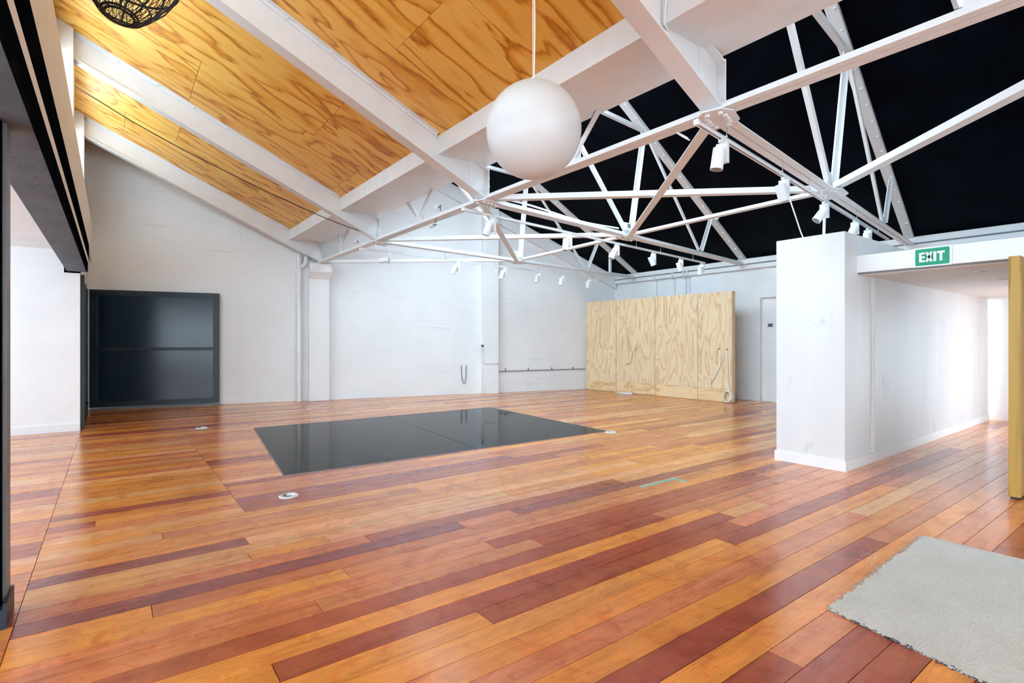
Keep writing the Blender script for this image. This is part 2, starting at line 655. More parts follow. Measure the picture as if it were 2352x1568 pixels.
planks = []
for k in range(-72, 76):
    yc = 2.375 + PITCH * (k + 0.5)
    if yc < YB or yc > 14.4:
        continue
    rng = random.Random(1000 + k)
    segs = []
    x = -0.4
    for (xe, t) in ROWS.get(k, []):
        segs.append((x, xe, t)); x = xe
    if k not in ROWS and 16 <= k <= 41:
        segs.append((x, 0.9, rng.choice('OOLLMM'))); x = 0.9
    while x < 13.2:
        xe = min(13.2, x + rng.uniform(1.7, 4.2))
        if 13.2 - xe < 0.5:
            xe = 13.2
        segs.append((x, xe, rng.choice('OOOMMMMLLR')))
        x = xe
    x = -0.4
    while x > -4.3:
        xs = max(-4.3, x - rng.uniform(1.7, 4.2))
        segs.append((xs, x, rng.choice('OMMLR')))
        x = xs
    for (a, b, t) in segs:
        # trim to the skewed back wall is unnecessary: the wall stands on the boards
        base = TONE[t]
        j = rng.uniform(0.88, 1.12)
        colr = (base[0] * j, base[1] * j * rng.uniform(0.93, 1.07), base[2] * j * rng.uniform(0.85, 1.15))
        planks.append((k, a, b, colr))


def plank_score(p):
    k, a, b, _ = p
    best = 0
    for i in range(5):
        x = a + (b - a) * (i + 0.5) / 5
        y = row_y(k + 0.5, x)
        fw = x * math.sin(YAW) + y * math.cos(YAW)
        r = x * math.cos(YAW) - y * math.sin(YAW)
        if fw < 0.6 or abs(r / fw) > 0.99 or CAM_H / fw > 0.70:
            continue
        if y > wall_y(x) or x > 12.6:
            continue
        best += (b - a) / 5 / fw ** 3
    return best


planks.sort(key=plank_score, reverse=True)
FACES = [(3, 2, 1, 0), (4, 5, 6, 7), (0, 1, 5, 4), (1, 2, 6, 5), (2, 3, 7, 6), (3, 0, 4, 7)]


def plank_mesh(name, items):
    vs, fs, cs = [], [], []
    for (k, a, b, c) in items:
        o = len(vs)
        vs += plank_geo(k, a, b)
        fs += [tuple(i + o for i in f) for f in FACES]
        cs += [c] * 6
    me = bpy.data.meshes.new(name)
    me.from_pydata(vs, [], fs)
    at = me.attributes.new('tone', 'FLOAT_COLOR', 'FACE')
    flat = []
    for c in cs:
        flat += [c[0], c[1], c[2], 1.0]
    at.data.foreach_set('color', flat)
    me.materials.append(M['floor'])
    me.update()
    o = bpy.data.objects.new(name, me)
    col.objects.link(o)
    o.parent = floor
    return o


for p in planks[:300]:
    plank_mesh('plank', [p])
plank_mesh('far_planks', planks[300:])['kind'] = 'stuff'

# ------------------------------------------------------------------ walls
def back_pt(x, z, out=0.0):
    n = Vector((0.2403, 1, 0)).normalized()
    return Vector((x, wall_y(x), z)) - n * out


wn = Vector((0.2403, 1, 0)).normalized()
wt = Vector((1, -0.2403, 0)).normalized()
prof = [(-0.9, -0.02), (12.95, -0.02), (12.95, 3.40), (6.5, 6.40), (4.2, 4.35), (3.3, 4.35), (-0.9, 6.2)]
wb = MB().poly([back_pt(x, z) for x, z in prof], wn * 0.3).build('wall_back', M['board_concrete'])
struct(wb, 'skewed white painted board-marked concrete wall at the far end', 'wall')
# shallow formwork ribs on the back wall
for x, z0, z1 in ((2.4, 0, 4.3), (5.55, 0.02, 2.1), (6.5, 0.0, 4.2), (7.4, 0.3, 3.3), (9.6, 0.0, 2.4), (10.3, 0.0, 3.0)):
    c = back_pt(x, 0)
    MB().hexa([c - wt * .012, c + wt * .012, c + wt * .012 - wn * .008, c - wt * .012 - wn * .008],
              [p + Vector((0, 0, z1)) for p in (c - wt * .012, c + wt * .012, c + wt * .012 - wn * .008, c - wt * .012 - wn * .008)]).build('formwork_rib', M['board_concrete'], wb)


def pilaster(x0, x1, depth, z1, name, label, cap=False):
    a, b = back_pt(x0, 0), back_pt(x1, 0)
    t = thing(name, (a + b) / 2 - wn * depth / 2, label, 'pilaster')
    zt = z1 - 0.36 if cap else z1
    MB().hexa([a, b, b - wn * depth, a - wn * depth],
              [p + Vector((0, 0, zt)) for p in (a, b, b - wn * depth, a - wn * depth)]).build('shaft', M['board_concrete'], t, bevel=0.012)
    if cap:
        lo = [a, b, b - wn * depth, a - wn * depth]
        hi = [a, b + wt * .05, b - wn * (depth + .12) + wt * .05, a - wn * (depth + .12) + wt * .03]
        m = MB()
        m.hexa([p + Vector((0, 0, zt)) for p in lo], [p + Vector((0, 0, zt + .16)) for p in hi])
        m.hexa([p + Vector((0, 0, zt + .16)) for p in hi], [p + Vector((0, 0, z1)) for p in hi])
        m.build('capital', M['board_concrete'], t)
    return t


pilaster(3.84, 4.30, 0.24, 3.33, 'pilaster', 'short white pilaster with flared capital under the tie beam end', True)
pilaster(8.24, 8.66, 0.24, 5.15, 'pilaster', 'tall square white pilaster rising to the roof between two wall bays')

# sloping concrete band of the back wall under the black roof
a, b = back_pt(6.6, black_z(6.6) - 0.42, 0.0), back_pt(12.55, black_z(12.55) - 0.42, 0.0)
m = MB()
q = [Vector((0, 0, 0)), -wn * .10, -wn * .10 + Vector((0, 0, .34)), Vector((0, 0, .34))]
m.hexa([a + k for k in q], [b + k for k in q])
tr = m.build('trim_1', M['white'])
struct(tr, 'sloping white concrete band along the far wall under the black roof', 'trim')

# right wall with door recess
DY0, DY1, DZ = 5.5, 6.60, 2.52
m = MB()
m.box(XR, XR + .3, YB, 3.2, 2.42, 3.62).box(XR, XR + .3, 3.2, DY0, -0.02, 3.62).box(XR, XR + .3, DY1, 11.6, -0.02, 3.62).box(XR, XR + .3, DY0, DY1, DZ, 3.62)
wr = m.build('wall_right', M['white'])
struct(wr, 'white side wall behind the plywood screen', 'wall')
tr = MB().box(XR - .10, XR, YB, 11.34, 3.24, 3.50).build('trim_2', M['white'], bevel=0.01)
struct(tr, 'white ledge beam under the eave of the black roof', 'trim')
dr = MB().box(XR + .10, XR + .15, DY0 - .03, DY1 + .03, 0.0, DZ + .03).build('door_1', M['white'])
struct(dr, 'plain white recessed door with a small grey plaque', 'door')
MB().box(XR + .02, XR + .10, 6.12, 6.22, 0.0, DZ - .02).build('door_frame', M['steel_white'], dr)
MB().box(XR + .015, XR + .05, 6.085, 6.12, 0.0, DZ - .02).build('door_stop', M['plaque'], dr)
sg = thing('door_plaque', (XR + .09, 6.40, 1.80), 'small grey plaque with two dark lines on the recessed white door', 'sign')
MB().box(XR + .092, XR + .10, 6.335, 6.455, 1.80, 1.885).build('plate', M['plaque'], sg)
MB().box(XR + .090, XR + .092, 6.35, 6.44, 1.856, 1.870).box(XR + .090, XR + .092, 6.36, 6.43, 1.818, 1.832).build('dark_lines', M['dark_slot'], sg)

# rear wall with windows (behind the camera)
m = MB()
m.box(-4.4, -3.6, YB - .3, YB, -.02, 6.6).box(4.6, 7.0, YB - .3, YB, -.02, 6.6).box(7.0, 12.9, YB - .3, YB, 2.3, 6.6).box(-3.6, 4.6, YB - .3, YB, -.02, 0.25)
m.box(-3.6, 4.6, YB - .3, YB, 5.0, 6.6).box(0.95, 1.55, YB - .3, YB, 0.25, 5.0)
struct(m.build('wall_rear', M['white']), 'white wall with wide windows behind the viewpoint', 'wall')


def window(name, x0, x1, y0, y1, z0, z1, label, nx=3, axis='x'):
    w = MB()
    if axis == 'x':
        w.box(x0, x1, y0, y1, z0, z0 + .05).box(x0, x1, y0, y1, z1 - .05, z1)
        for i in range(nx + 1):
            x = x0 + (x1 - x0) * i / nx
            w.box(x - .03, x + .03, y0, y1, z0, z1)
    else:
        w.box(x0, x1, y0, y1, z0, z0 + .05).box(x0, x1, y0, y1, z1 - .05, z1)
        for i in range(nx + 1):
            y = y0 + (y1 - y0) * i / nx
            w.box(x0, x1, y - .03, y + .03, z0, z1)
    o = w.build(name, M['steel_white'])
    struct(o, label, 'window')
    for i in range(nx):
        if axis == 'x':
            a, b = x0 + (x1 - x0) * i / nx + .03, x0 + (x1 - x0) * (i + 1) / nx - .03
            ym = (y0 + y1) / 2
            MB().box(a, b, ym - .004, ym + .004, z0 + .05, z1 - .05).build('pane', M['glass'], o)
        else:
            a, b = y0 + (y1 - y0) * i / nx + .03, y0 + (y1 - y0) * (i + 1) / nx - .03
            xm = (x0 + x1) / 2
            MB().box(xm - .004, xm + .004, a, b, z0 + .05, z1 - .05).build('pane', M['glass'], o)
    return o


window('window_1', -3.6, 0.95, YB - .18, YB - .10, 0.25, 5.0, 'wide white framed window left of the rear pier', 4)
window('window_2', 1.55, 4.6, YB - .18, YB - .10, 0.25, 5.0, 'wide white framed window right of the rear pier', 4)
portal((0.5, YB - .35, 2.62), (0, 1, 0), 8.2, 4.8)

# annex room beyond the steel header
m = MB().box(-4.4, -0.42, 11.1, 11.3, -.02, 3.2)
struct(m.build('wall_annex', M['white']), 'white end wall of the side room seen through the wide opening', 'wall')
struct(MB().box(-4.4, -0.42, 11.08, 11.1, 0, .12).build('baseboard_annex', M['white']), 'low white baseboard of the side room end wall', 'baseboard')
struct(MB().box(-4.4, -0.60, YB, 11.2, 2.92, 3.1).build('ceiling_annex', M['white']), 'flat white ceiling of the side room', 'ceiling')
m = MB().box(-4.4, -4.2, YB, 11.2, -.02, 0.95).box(-4.4, -4.2, YB, 11.2, 2.55, 3.0)
for y in (YB, -1.2, 2.9, 7.0, 10.9):
    m.box(-4.4, -4.2, y, y + .3, .95, 2.55)
struct(m.build('wall_annex_side', M['white']), 'white window wall of the side room', 'wall')
for i, y in enumerate((YB + .3, -0.9, 3.2, 7.3)):
    y1 = (-1.2, 2.9, 7.0, 10.9)[i]
    window('window_%d' % (3 + i), -4.33, -4.27, y, y1, .95, 2.55,
           'tall side room window, %s along its wall' % ('first', 'second', 'third', 'last')[i], 3, 'y')
portal((-4.5, 1.0, 1.62), (1, 0, 0), 1.9, 20.0)

# left wall : header beam, steel rails, upstand, high windows
hd = MB().box(-0.59, -0.33, YB, 11.1, 2.586, 3.16).build('wall_left', M['raw_concrete'], bevel=0.008)
struct(hd, 'grey raw concrete header beam spanning the wide side opening', 'wall')
up = MB().box(-0.62, -0.34, YB, 14.4, 3.16, 3.90).box(-0.62, -0.42, 11.1, 14.4, 2.56, 3.16).build('wall_left_upper', M['white'])
struct(up, 'white upstand wall above the concrete header', 'wall')
rl = thing('door_rail', (-0.30, 3.0, 2.6), 'pair of black steel sliding door rails bolted along the concrete header', 'rail')
MB().box(-0.33, -0.31, YB, 10.75, 2.56, 2.705).build('lower_rail', M['black_steel'], rl)
MB().box(-0.33, -0.31, YB, 11.3, 2.79, 3.056).build('upper_rail', M['black_steel'], rl)
MB().box(-0.33, -0.309, YB, 11.0, 2.705, 2.79).build('packer_strip', M['white'], rl)
mm = MB()
for i in range(14):
    y = -3 + i * 1.0
    mm.cyl((-.31, y, 2.93), (-.297, y, 2.93), .016, n=6)
mm.build('bolts', M['black_steel'], rl, kind='stuff')

YCOL = [13.1, 9.62, 5.97, 2.51, -1.0, -4.5]
m = MB()
for y in YCOL[:-1]:
    m.box(-0.78, -0.43, y - .16, y + .16, 3.90, 5.88)
m.box(-0.80, -0.62, YB, 14.5, 3.85, 4.55).box(-0.80, -0.62, YB, 14.5, 5.42, 6.15)
m.box(-0.80, -0.62, 13.2, 14.5, 4.1, 5.7).box(-0.80, -0.62, YB, -1.0, 4.5, 5.6)
struct(m.build('wall_left_piers', M['steel_white']), 'white piers and sills of the high window band on the left', 'wall')
for i in range(4):
    y0, y1 = YCOL[i + 1] + .16, YCOL[i] - .16
    window('window_%d' % (7 + i), -0.74, -0.70, y0, y1, 4.55, 5.42,
           'high window between roof beams, %s from the far wall' % ('first', 'second', 'third', 'fourth')[i], 4, 'y')
portal((-0.95, 6.0, 4.98), (1, 0, 0), 0.95, 14.2)

# steel panel closing the left side between header and far wall
sp = thing('steel_side_panel', (-0.44, 12.6, 0), 'narrow dark navy steel panel beside the black sliding door', 'panel')
MB().box(-0.52, -0.42, 11.3, 14.35, 0.0, 2.56).build('sheet', M['navy_steel'], sp)
MB().box(-0.42, -0.37, 11.3, 11.42, 0.0, 2.56).build('upright', M['navy_steel'], sp)
MB().box(-0.42, -0.385, 12.3, 12.42, 0.0, 2.5).build('upright', M['navy_steel'], sp)
MB().box(-0.42, -0.385, 13.6, 13.7, 0.0, 2.5).build('upright', M['navy_steel'], sp)
MB().box(-0.42, -0.412, 12.42, 12.5, 0.0, 2.35).build('pale_edge_strip', M['sign_white'], sp)
MB().box(-0.42, -0.385, 11.42, 13.6, 0.0, 0.25).build('kick_plate', M['navy_steel'], sp)

# black sliding door on the back wall
bd = thing('sliding_door', back_pt(0.8, 0, 0.06), 'large black steel sliding door with mid rail against the far wall', 'door')


def slab(x0, x1, z0, z1, o0, o1):
    a, b = back_pt(x0, 0), back_pt(x1, 0)
    lo = [a - wn * o0, b - wn * o0, b - wn * o1, a - wn * o1]
    return [p + Vector((0, 0, z0)) for p in lo], [p + Vector((0, 0, z1)) for p in lo]


X0, X1 = -0.36, 1.98
MB().hexa(*slab(X0 + .1, X1 - .1, 0.12, 2.48, .05, .09)).build('sheet', M['door_black'], bd)
for (x0, x1, z0, z1) in ((X0, X0 + .13, .05, 2.55), (X1 - .12, X1, .05, 2.55)):
    MB().hexa(*slab(x0, x1, z0, z1, .04, .13)).build('stile', M['navy_steel'], bd)
MB().hexa(*slab(X0 + .13, X1 - .12, 2.43, 2.55, .04, .13)).build('top_rail', M['navy_steel'], bd)
MB().hexa(*slab(X0 + .13, X1 - .12, 1.25, 1.32, .04, .125)).build('middle_rail', M['navy_steel'], bd)
MB().hexa(*slab(X0 + .13, X1 - .12, 0.05, 0.16, .04, .13)).build('bottom_rail', M['navy_steel'], bd)
MB().hexa(*slab(X0, X1 + .02, 0.0, 0.03, .06, .12)).build('floor_guide', M['grey_steel'], bd)

# left steel post of the opening
po = thing('steel_post', (-0.55, 3.82, 0), 'black square steel post at the opening, its lit side face a lighter grey strip', 'post')
MB().box(-0.68, -0.455, 3.70, 3.90, 0.0, 2.586).build('shaft', M['black_steel'], po)
MB().box(-0.455, -0.438, 3.78, 3.90, 0.10, 2.586).build('lit_face_strip', M['grey_steel'], po)  # lighter grey stands for the light falling on the post's side face
MB().box(-0.70, -0.44, 3.66, 3.72, 0.0, 0.10).box(-0.44, -0.425, 3.66, 3.92, 0.0, 0.13).build('foot_bracket', M['navy_steel'], po)

# ------------------------------------------------------------------ corridor block on the right
PX0, PX1, PY0, PY1, PZ = 6.50, 12.84, 2.44, 3.20, 2.68
m = MB().box(PX0, PX1, PY0, PY1, -.02, PZ)
pw = m.build('wall_partition', M['scuffed'], bevel=0.004)
struct(pw, 'free-standing white partition wall with blank end face', 'wall')
MB().box(7.27, 7.35, PY0 - .012, PY0, .12, 2.22).build('cover_strip', M['white'], pw)
bb = MB().box(PX0 - .015, PX0, PY0 - .015, PY1 + .015, 0, .115).box(PX0, PX1 + .02, PY0 - .015, PY0, 0, .115).box(PX0, PX1, PY1, PY1 + .015, 0, .115).build('baseboard_partition', M['white'])
struct(bb, 'white baseboard running round the partition wall', 'baseboard')
li = MB().box(6.83, 7.05, -2.0, PY0, 2.24, 2.435).build('wall_lintel', M['white'], bevel=0.004)
struct(li, 'white lintel beam carrying the exit sign over the corridor', 'wall')
struct(MB().box(7.02, 13.2, 0.75, PY0, 2.225, 2.42).build('ceiling_corridor', M['white']), 'flat white corridor ceiling with recessed downlights', 'ceiling')
struct(MB().box(6.87, 6.90, 1.12, PY0, 2.225, 2.24).build('trim_3', M['grey_steel']), 'thin sliding door track under the lintel', 'trim')
struct(MB().box(13.0, 13.2, 0.7, 2.6, -.02, 2.4).build('wall_corridor_end', M['white']), 'white wall closing the end of the corridor', 'wall')
m = MB().box(6.99, 10.0, 0.7, 0.9, -.02, 2.3).box(12.7, 13.2, 0.7, 0.9, -.02, 2.3).box(10.0, 12.7, 0.7, 0.9, 2.1, 2.3)
struct(m.build('wall_corridor_side', M['white']), 'white corridor side wall with a glazed doorway', 'wall')
struct(MB().box(6.95, 12.9, YB, 0.75, 2.24, 2.42).build('ceiling_light_stop', M['white']), 'unseen flat white slab added outside the corridor to stop daylight leaking upward', 'ceiling')  # unseen slab, added to keep daylight below it from leaking into the hall
window('window_11', 10.0, 12.7, 0.77, 0.83, 0.0, 2.1, 'glazed doorway letting daylight into the corridor', 3)
portal((11.35, 0.6, 1.05), (0, 1, 0), 2.7, 2.1)
struct(MB().box(6.83, 6.99, YB, 0.98, -.02, 2.435).build('wall_near_partition', M['white']), 'white partition wall beside the viewpoint', 'wall')

od = thing('timber_door', (6.95, 1.07, 0), 'ochre stained timber sliding door standing open at the corridor', 'door')
MB().box(6.60, 7.45, 1.03, 1.112, 0.02, 2.235).build('leaf', M['ochre'], od, bevel=0.003)
MB().box(6.62, 7.43, 1.04, 1.10, 0.0, 0.02).build('floor_seal', M['dark_slot'], od)

# exit sign
ex = thing('exit_sign', (6.82, 1.735, 2.24), 'green and white EXIT sign fixed to the lintel', 'sign')
SX = 6.822


def rrect(y0, y1, z0, z1, r, x, t):
    pts = []
    for (cy, cz, a0) in ((y1 - r, z1 - r, 0), (y0 + r, z1 - r, 90), (y0 + r, z0 + r, 180), (y1 - r, z0 + r, 270)):
        for i in range(5):
            a = math.radians(a0 + 22.5 * i)
            pts.append((x, cy + r * math.cos(a), cz + r * math.sin(a)))
    return pts, (t, 0, 0)


MB().poly(*rrect(1.575, 1.895, 2.236, 2.438, .006, SX - .004, .010)).build('plate', M['sign_white'], ex)
MB().poly(*rrect(1.592, 1.881, 2.250, 2.424, .012, SX - .006, .002)).build('green_panel', M['green'], ex)
lt = MB()
TX = SX - .0075


def lq(pts):  # letter polygon in (u to viewer's right, z)
    lt.poly([(TX, 1.881 - u, 2.250 + z) for u, z in pts], (.0016, 0, 0))


H0, H1 = .037, .137
lq([(.034, H0), (.054, H0), (.054, H1), (.034, H1)])
for z in (H0, .078, H1 - .019):
    lq([(.054, z), (.083, z), (.083, z + .019), (.054, z + .019)])
lq([(.087, H0), (.110, H0), (.150, H1), (.127, H1)])
lq([(.127, H0), (.150, H0), (.110, H1), (.087, H1)])
lq([(.157, H0), (.180, H0), (.180, H1), (.157, H1)])
lq([(.187, H1 - .021), (.250, H1 - .021), (.250, H1), (.187, H1)])
lq([(.207, H0), (.230, H0), (.230, H1 - .021), (.207, H1 - .021)])
lt.build('lettering', M['sign_white'], ex)

for i, (x, y) in enumerate(((7.62, 1.50), (8.80, 1.53))):
    d = thing('downlight', (x, y, 2.22), 'recessed downlight in corridor ceiling, %s the lintel' % ('closest to', 'further from')[i], 'downlight', 'corridor downlights')
    MB().lathe([(.062, .004), (.062, -.004), (.048, -.004), (.044, .02)], (x, y, 2.222), 20).build('bezel', M['sign_white'], d)
    MB().cyl((x, y, 2.2205), (x, y, 2.224), .045, n=18).build('lens', M['plaque'], d)
sd = thing('smoke_detector', (9.75, 1.58, 2.22), 'white smoke detector on the corridor ceiling', 'detector')
MB().cyl((9.75, 1.58, 2.225), (9.75, 1.58, 2.205), .08, n=20).build('base', M['sign_white'], sd)
MB().cyl((9.75, 1.58, 2.205), (9.75, 1.58, 2.15), .06, .045, n=20).build('sensor_head', M['sign_white'], sd)
MB().cyl((9.75, 1.58, 2.165), (9.75, 1.58, 2.158), .052, n=20).build('vent_slots', M['dark_slot'], sd)

# ------------------------------------------------------------------ plywood roof on the left
m = MB()
xa, xb = -0.85, 3.36
za, zb = ply_z(xa) + .03, ply_z(xb) + .03
m.hexa([(xa, YB, za), (xb, YB, zb), (xb, 14.6, zb), (xa, 14.6, za)], [(xa, YB, za + .12), (xb, YB, zb + .12), (xb, 14.6, zb + .12), (xa, 14.6, za + .12)])
cl = m.build('ceiling_left', M['subfloor'])
struct(cl, 'sloping ceiling of varnished orange plywood sheets', 'ceiling')


def sheet(x0, x1, y0, y1, parent, zf, mat, name, th=.018, gap=.0025):
    o = Vector(((x0 + x1) / 2, (y0 + y1) / 2, 0))
    m = MB()
    P = [(x0 + gap, y0 + gap), (x1 - gap, y0 + gap), (x1 - gap, y1 - gap), (x0 + gap, y1 - gap)]
    m.hexa([(x, y, zf(x)) for x, y in P], [(x, y, zf(x) + th) for x, y in P])
    return m.build(name, mat, parent)


bays = [(9.62, 14.5, (10.35, 11.55, 12.75)), (5.97, 9.62, (6.86, 8.06, 9.26)), (2.51, 5.97, (2.74, 3.94, 5.14)),
        (-1.0, 2.51, (0.2, 1.4)), (YB, -1.0, (-3.6, -2.3))]
for bi, (y0, y1, cuts) in enumerate(bays):
    ys = [y0] + list(cuts) + [y1]
    for r in range(len(ys) - 1):
        if ys[r + 1] - ys[r] < 0.05:
            continue
        xs = [-0.84, 0.18, 2.38, 3.345] if (r + bi) % 2 == 0 else [-0.84, 0.94, 3.14, 3.345]
        if bi == 1:
            xs = [-0.84, 0.94, 3.14, 3.345] if r >= 2 else [-0.84, 0.18, 2.38, 3.345]
        if bi == 2:
            xs = [-0.84, 0.18, 2.38, 3.345] if r < 3 else [-0.84, 1.0, 3.345]
        for i in range(len(xs) - 1):
            sheet(xs[i], xs[i + 1], ys[r], ys[r + 1], cl, ply_z, M['ply_orange'], 'plywood_sheet')

# gutter box under the valley
gb = MB().box(3.33, 4.10, YB, 13.5, 3.85, 4.30).build('ceiling_gutter', M['steel_white'], bevel=0.006)
struct(gb, 'long white boxed gutter soffit between plywood and black roof', 'ceiling')

# left roof beams
I_SEC = [(-.088, .088, 0, .018), (-.006, .006, .018, .40), (-.088, .088, .40, .42)]
names = ('farthest, tight to the end wall', 'second from the end wall', 'third from the end wall, crossing behind the globe lamp', 'nearest in view, at the upper right')
for i, y in enumerate(YCOL[:5]):
    lab = 'sloping white steel roof beam, ' + (names[i] if i < 4 else 'behind the viewpoint')
    t = thing('roof_beam', (XT, y, Z_T + .03), lab, 'beam', 'white roof beams under the plywood')
    x0, x1 = (-0.78 if i else -0.6), 4.06
    p0 = (x0, y, Z_T + .03 + RL * (XT - x0) - .0)
    p1 = (x1, y, Z_T + .03 + RL * (XT - x1))
    MB().bar(p0, p1, I_SEC).build('i_section', M['steel_white'], t)
    # cleat strip along the top, on the camera side
    c0 = (x0, y - .02, p0[2] + .352)
    x2 = 3.30
    c1 = (x2, y - .02, Z_T + .03 + RL * (XT - x2) + .352)
    MB().bar(c0, c1, [(-.012, .012, 0, .048), (-.012, .075, .036, .047)]).build('cleat_strip', M['steel_white'], t)
    bm = MB()
    x = -0.4
    while x < 3.2:
        z = Z_T + .03 + RL * (XT - x) + .372
        bm.cyl((x, y - .032, z), (x, y - .052, z), .016, n=6)
        x += 0.47
    bm.build('bolts', M['steel_white'], t, kind='stuff')
    MB().box(4.06, 4.075, y - .088, y + .088, Z_T + .03, 3.80).build('end_plate', M['steel_white'], t)
    bm = MB()
    for zz in (3.45, 3.56, 3.67):
        for s in (-.055, .055):
            bm.cyl((4.075, y + s, zz), (4.095, y + s, zz), .016, n=6)
    bm.build('end_bolts', M['steel_white'], t, kind='stuff')
    MB().box(3.80, 4.04, y - .014, y - .006, 3.50, 3.86).build('shoe_plate', M['steel_white'], t)

# ------------------------------------------------------------------ black roof on the right
m = MB()
xa, xb = 6.40, 12.9
za, zb = black_z(xa) + .02, black_z(xb) + .02
SKX0, SKX1, SKY0, SKY1 = 6.75, 8.15, 0.55, 1.85
def slabseg(x0, x1, y0, y1):
    P = [(x0, y0), (x1, y0), (x1, y1), (x0, y1)]
    m.hexa([(x, y, black_z(x) + .02) for x, y in P], [(x, y, black_z(x) + .14) for x, y in P])
slabseg(xa, xb, YB, SKY0); slabseg(xa, xb, SKY1, 14.2); slabseg(xa, SKX0, SKY0, SKY1); slabseg(SKX1, xb, SKY0, SKY1)
cr = m.build('ceiling_right', M['subfloor'])
struct(cr, 'sloping black painted roof lining over the right half', 'ceiling')
RE = [(4.03, 2.51, 3.56), (4.03, 5.97, 7.0), (4.03, 9.62, 10.4)]


def truss_y(i, x):
    _, a, b = RE[i]
    return a + (b - a) * (x - XT) / (XR - XT)


ycuts = [YB, -3.2, -1.6, 0.0, SKY0, SKY1, 3.45, 5.1, 6.9, 8.6, 10.3, 12.0, 13.6]
xcuts = [6.40, SKX0, SKX1, 9.35, 10.55, 11.75, 12.6]
for a in range(len(xcuts) - 1):
    for b in range(len(ycuts) - 1):
        if a == 1 and b == 4:
            continue
        if ycuts[b] > wall_y(xcuts[a]) + .1:
            continue
        sheet(xcuts[a], xcuts[a + 1], ycuts[b], ycuts[b + 1], cr, black_z, M['black_lining'], 'lining_board', .015, .0015)
# roof light in the black lining
fr = MB()
for (x0, x1, y0, y1) in ((SKX0, SKX1, SKY0, SKY0 + .05), (SKX0, SKX1, SKY1 - .05, SKY1), (SKX0, SKX0 + .05, SKY0, SKY1), (SKX1 - .05, SKX1, SKY0, SKY1)):
    P = [(x0, y0), (x1, y0), (x1, y1), (x0, y1)]
    fr.hexa([(x, y, black_z(x) - .01) for x, y in P], [(x, y, black_z(x) + .2) for x, y in P])
w = fr.build('window_12', M['steel_white'])
struct(w, 'small roof light let into the black roof at the upper right', 'window')
P = [(SKX0 + .05, SKY0 + .05), (SKX1 - .05, SKY0 + .05), (SKX1 - .05, SKY1 - .05), (SKX0 + .05, SKY1 - .05)]
MB().hexa([(x, y, black_z(x) + .10) for x, y in P], [(x, y, black_z(x) + .11) for x, y in P]).build('pane', M['glass'], w)

# sloping saw-tooth glazing between gutter and ridge; solid panels added to limit its light
GX0, GZ0, GX1, GZ1 = 4.56, 4.616, 6.42, 6.22
GY0, GY1 = 2.8, 10.9
gd = Vector((GX1 - GX0, 0, GZ1 - GZ0))
w = MB()
w.bar((4.10, YB, 4.20), (4.10, 13.6, 4.20), [(-.04, .04, -.03, .05)])
w.bar((GX1, YB, GZ1), (GX1, 13.6, GZ1), [(-.06, .06, -.05, .12)])
w.hexa([(4.08, YB, 4.20), (4.58, YB, 4.634), (4.58, 13.6, 4.634), (4.08, 13.6, 4.20)], [(4.08, YB, 4.26), (4.58, YB, 4.694), (4.58, 13.6, 4.694), (4.08, 13.6, 4.26)])  # unseen solid upstand, added to shrink the glass and its light
w.hexa([(GX0, GY1, GZ0), (GX1, GY1, GZ1), (GX1, 13.6, GZ1), (GX0, 13.6, GZ0)], [(GX0, GY1, GZ0 + .06), (GX1, GY1, GZ1 + .06), (GX1, 13.6, GZ1 + .06), (GX0, 13.6, GZ0 + .06)])  # unseen solid panel, added to soften the hot spot on the back wall
w.hexa([(GX0, YB, GZ0), (GX1, YB, GZ1), (GX1, GY0, GZ1), (GX0, GY0, GZ0)], [(GX0, YB, GZ0 + .06), (GX1, YB, GZ1 + .06), (GX1, GY0, GZ1 + .06), (GX0, GY0, GZ0 + .06)])  # unseen solid panel, added to cut the light on partition and lintel
ng = 9
for i in range(ng + 1):
    y = GY0 + (GY1 - GY0) * i / ng
    w.bar((GX0, y, GZ0), (GX1, y, GZ1), [(-.02, .02, 0, .05)])
sk = w.build('window_13', M['steel_white'])
struct(sk, 'long sloping saw-tooth roof glazing above the gutter, partly closed by added light-limiting panels', 'window')
for i in range(ng):
    y0, y1 = GY0 + (GY1 - GY0) * i / ng + .02, GY0 + (GY1 - GY0) * (i + 1) / ng - .02
    a = [(GX0, y0, GZ0 + .03), (GX1, y0, GZ1 + .03), (GX1, y1, GZ1 + .03), (GX0, y1, GZ0 + .03)]
    MB().hexa(a, [(x, y, z + .006) for x, y, z in a]).build('pane', M['glass'], sk)
nrm = Vector((gd.z, 0, -gd.x)).normalized()
portal(Vector(((GX0 + GX1) / 2, (GY0 + GY1) / 2, (GZ0 + GZ1) / 2)) - nrm * .25, nrm, 2.45, GY1 - GY0)

# ------------------------------------------------------------------ tie beam and trusses
T_SEC = [(-.082, -.006, 0, .014), (.006, .082, 0, .014), (-.020, -.006, .014, .075), (.006, .020, .014, .075)]
ANG = [(-.035, .035, 0, .010), (-.035, -.025, .010, .065)]
FLAT = [(-.045, .045, -.006, .006)]
ROD = [(-.022, .022, -.022, .022)]


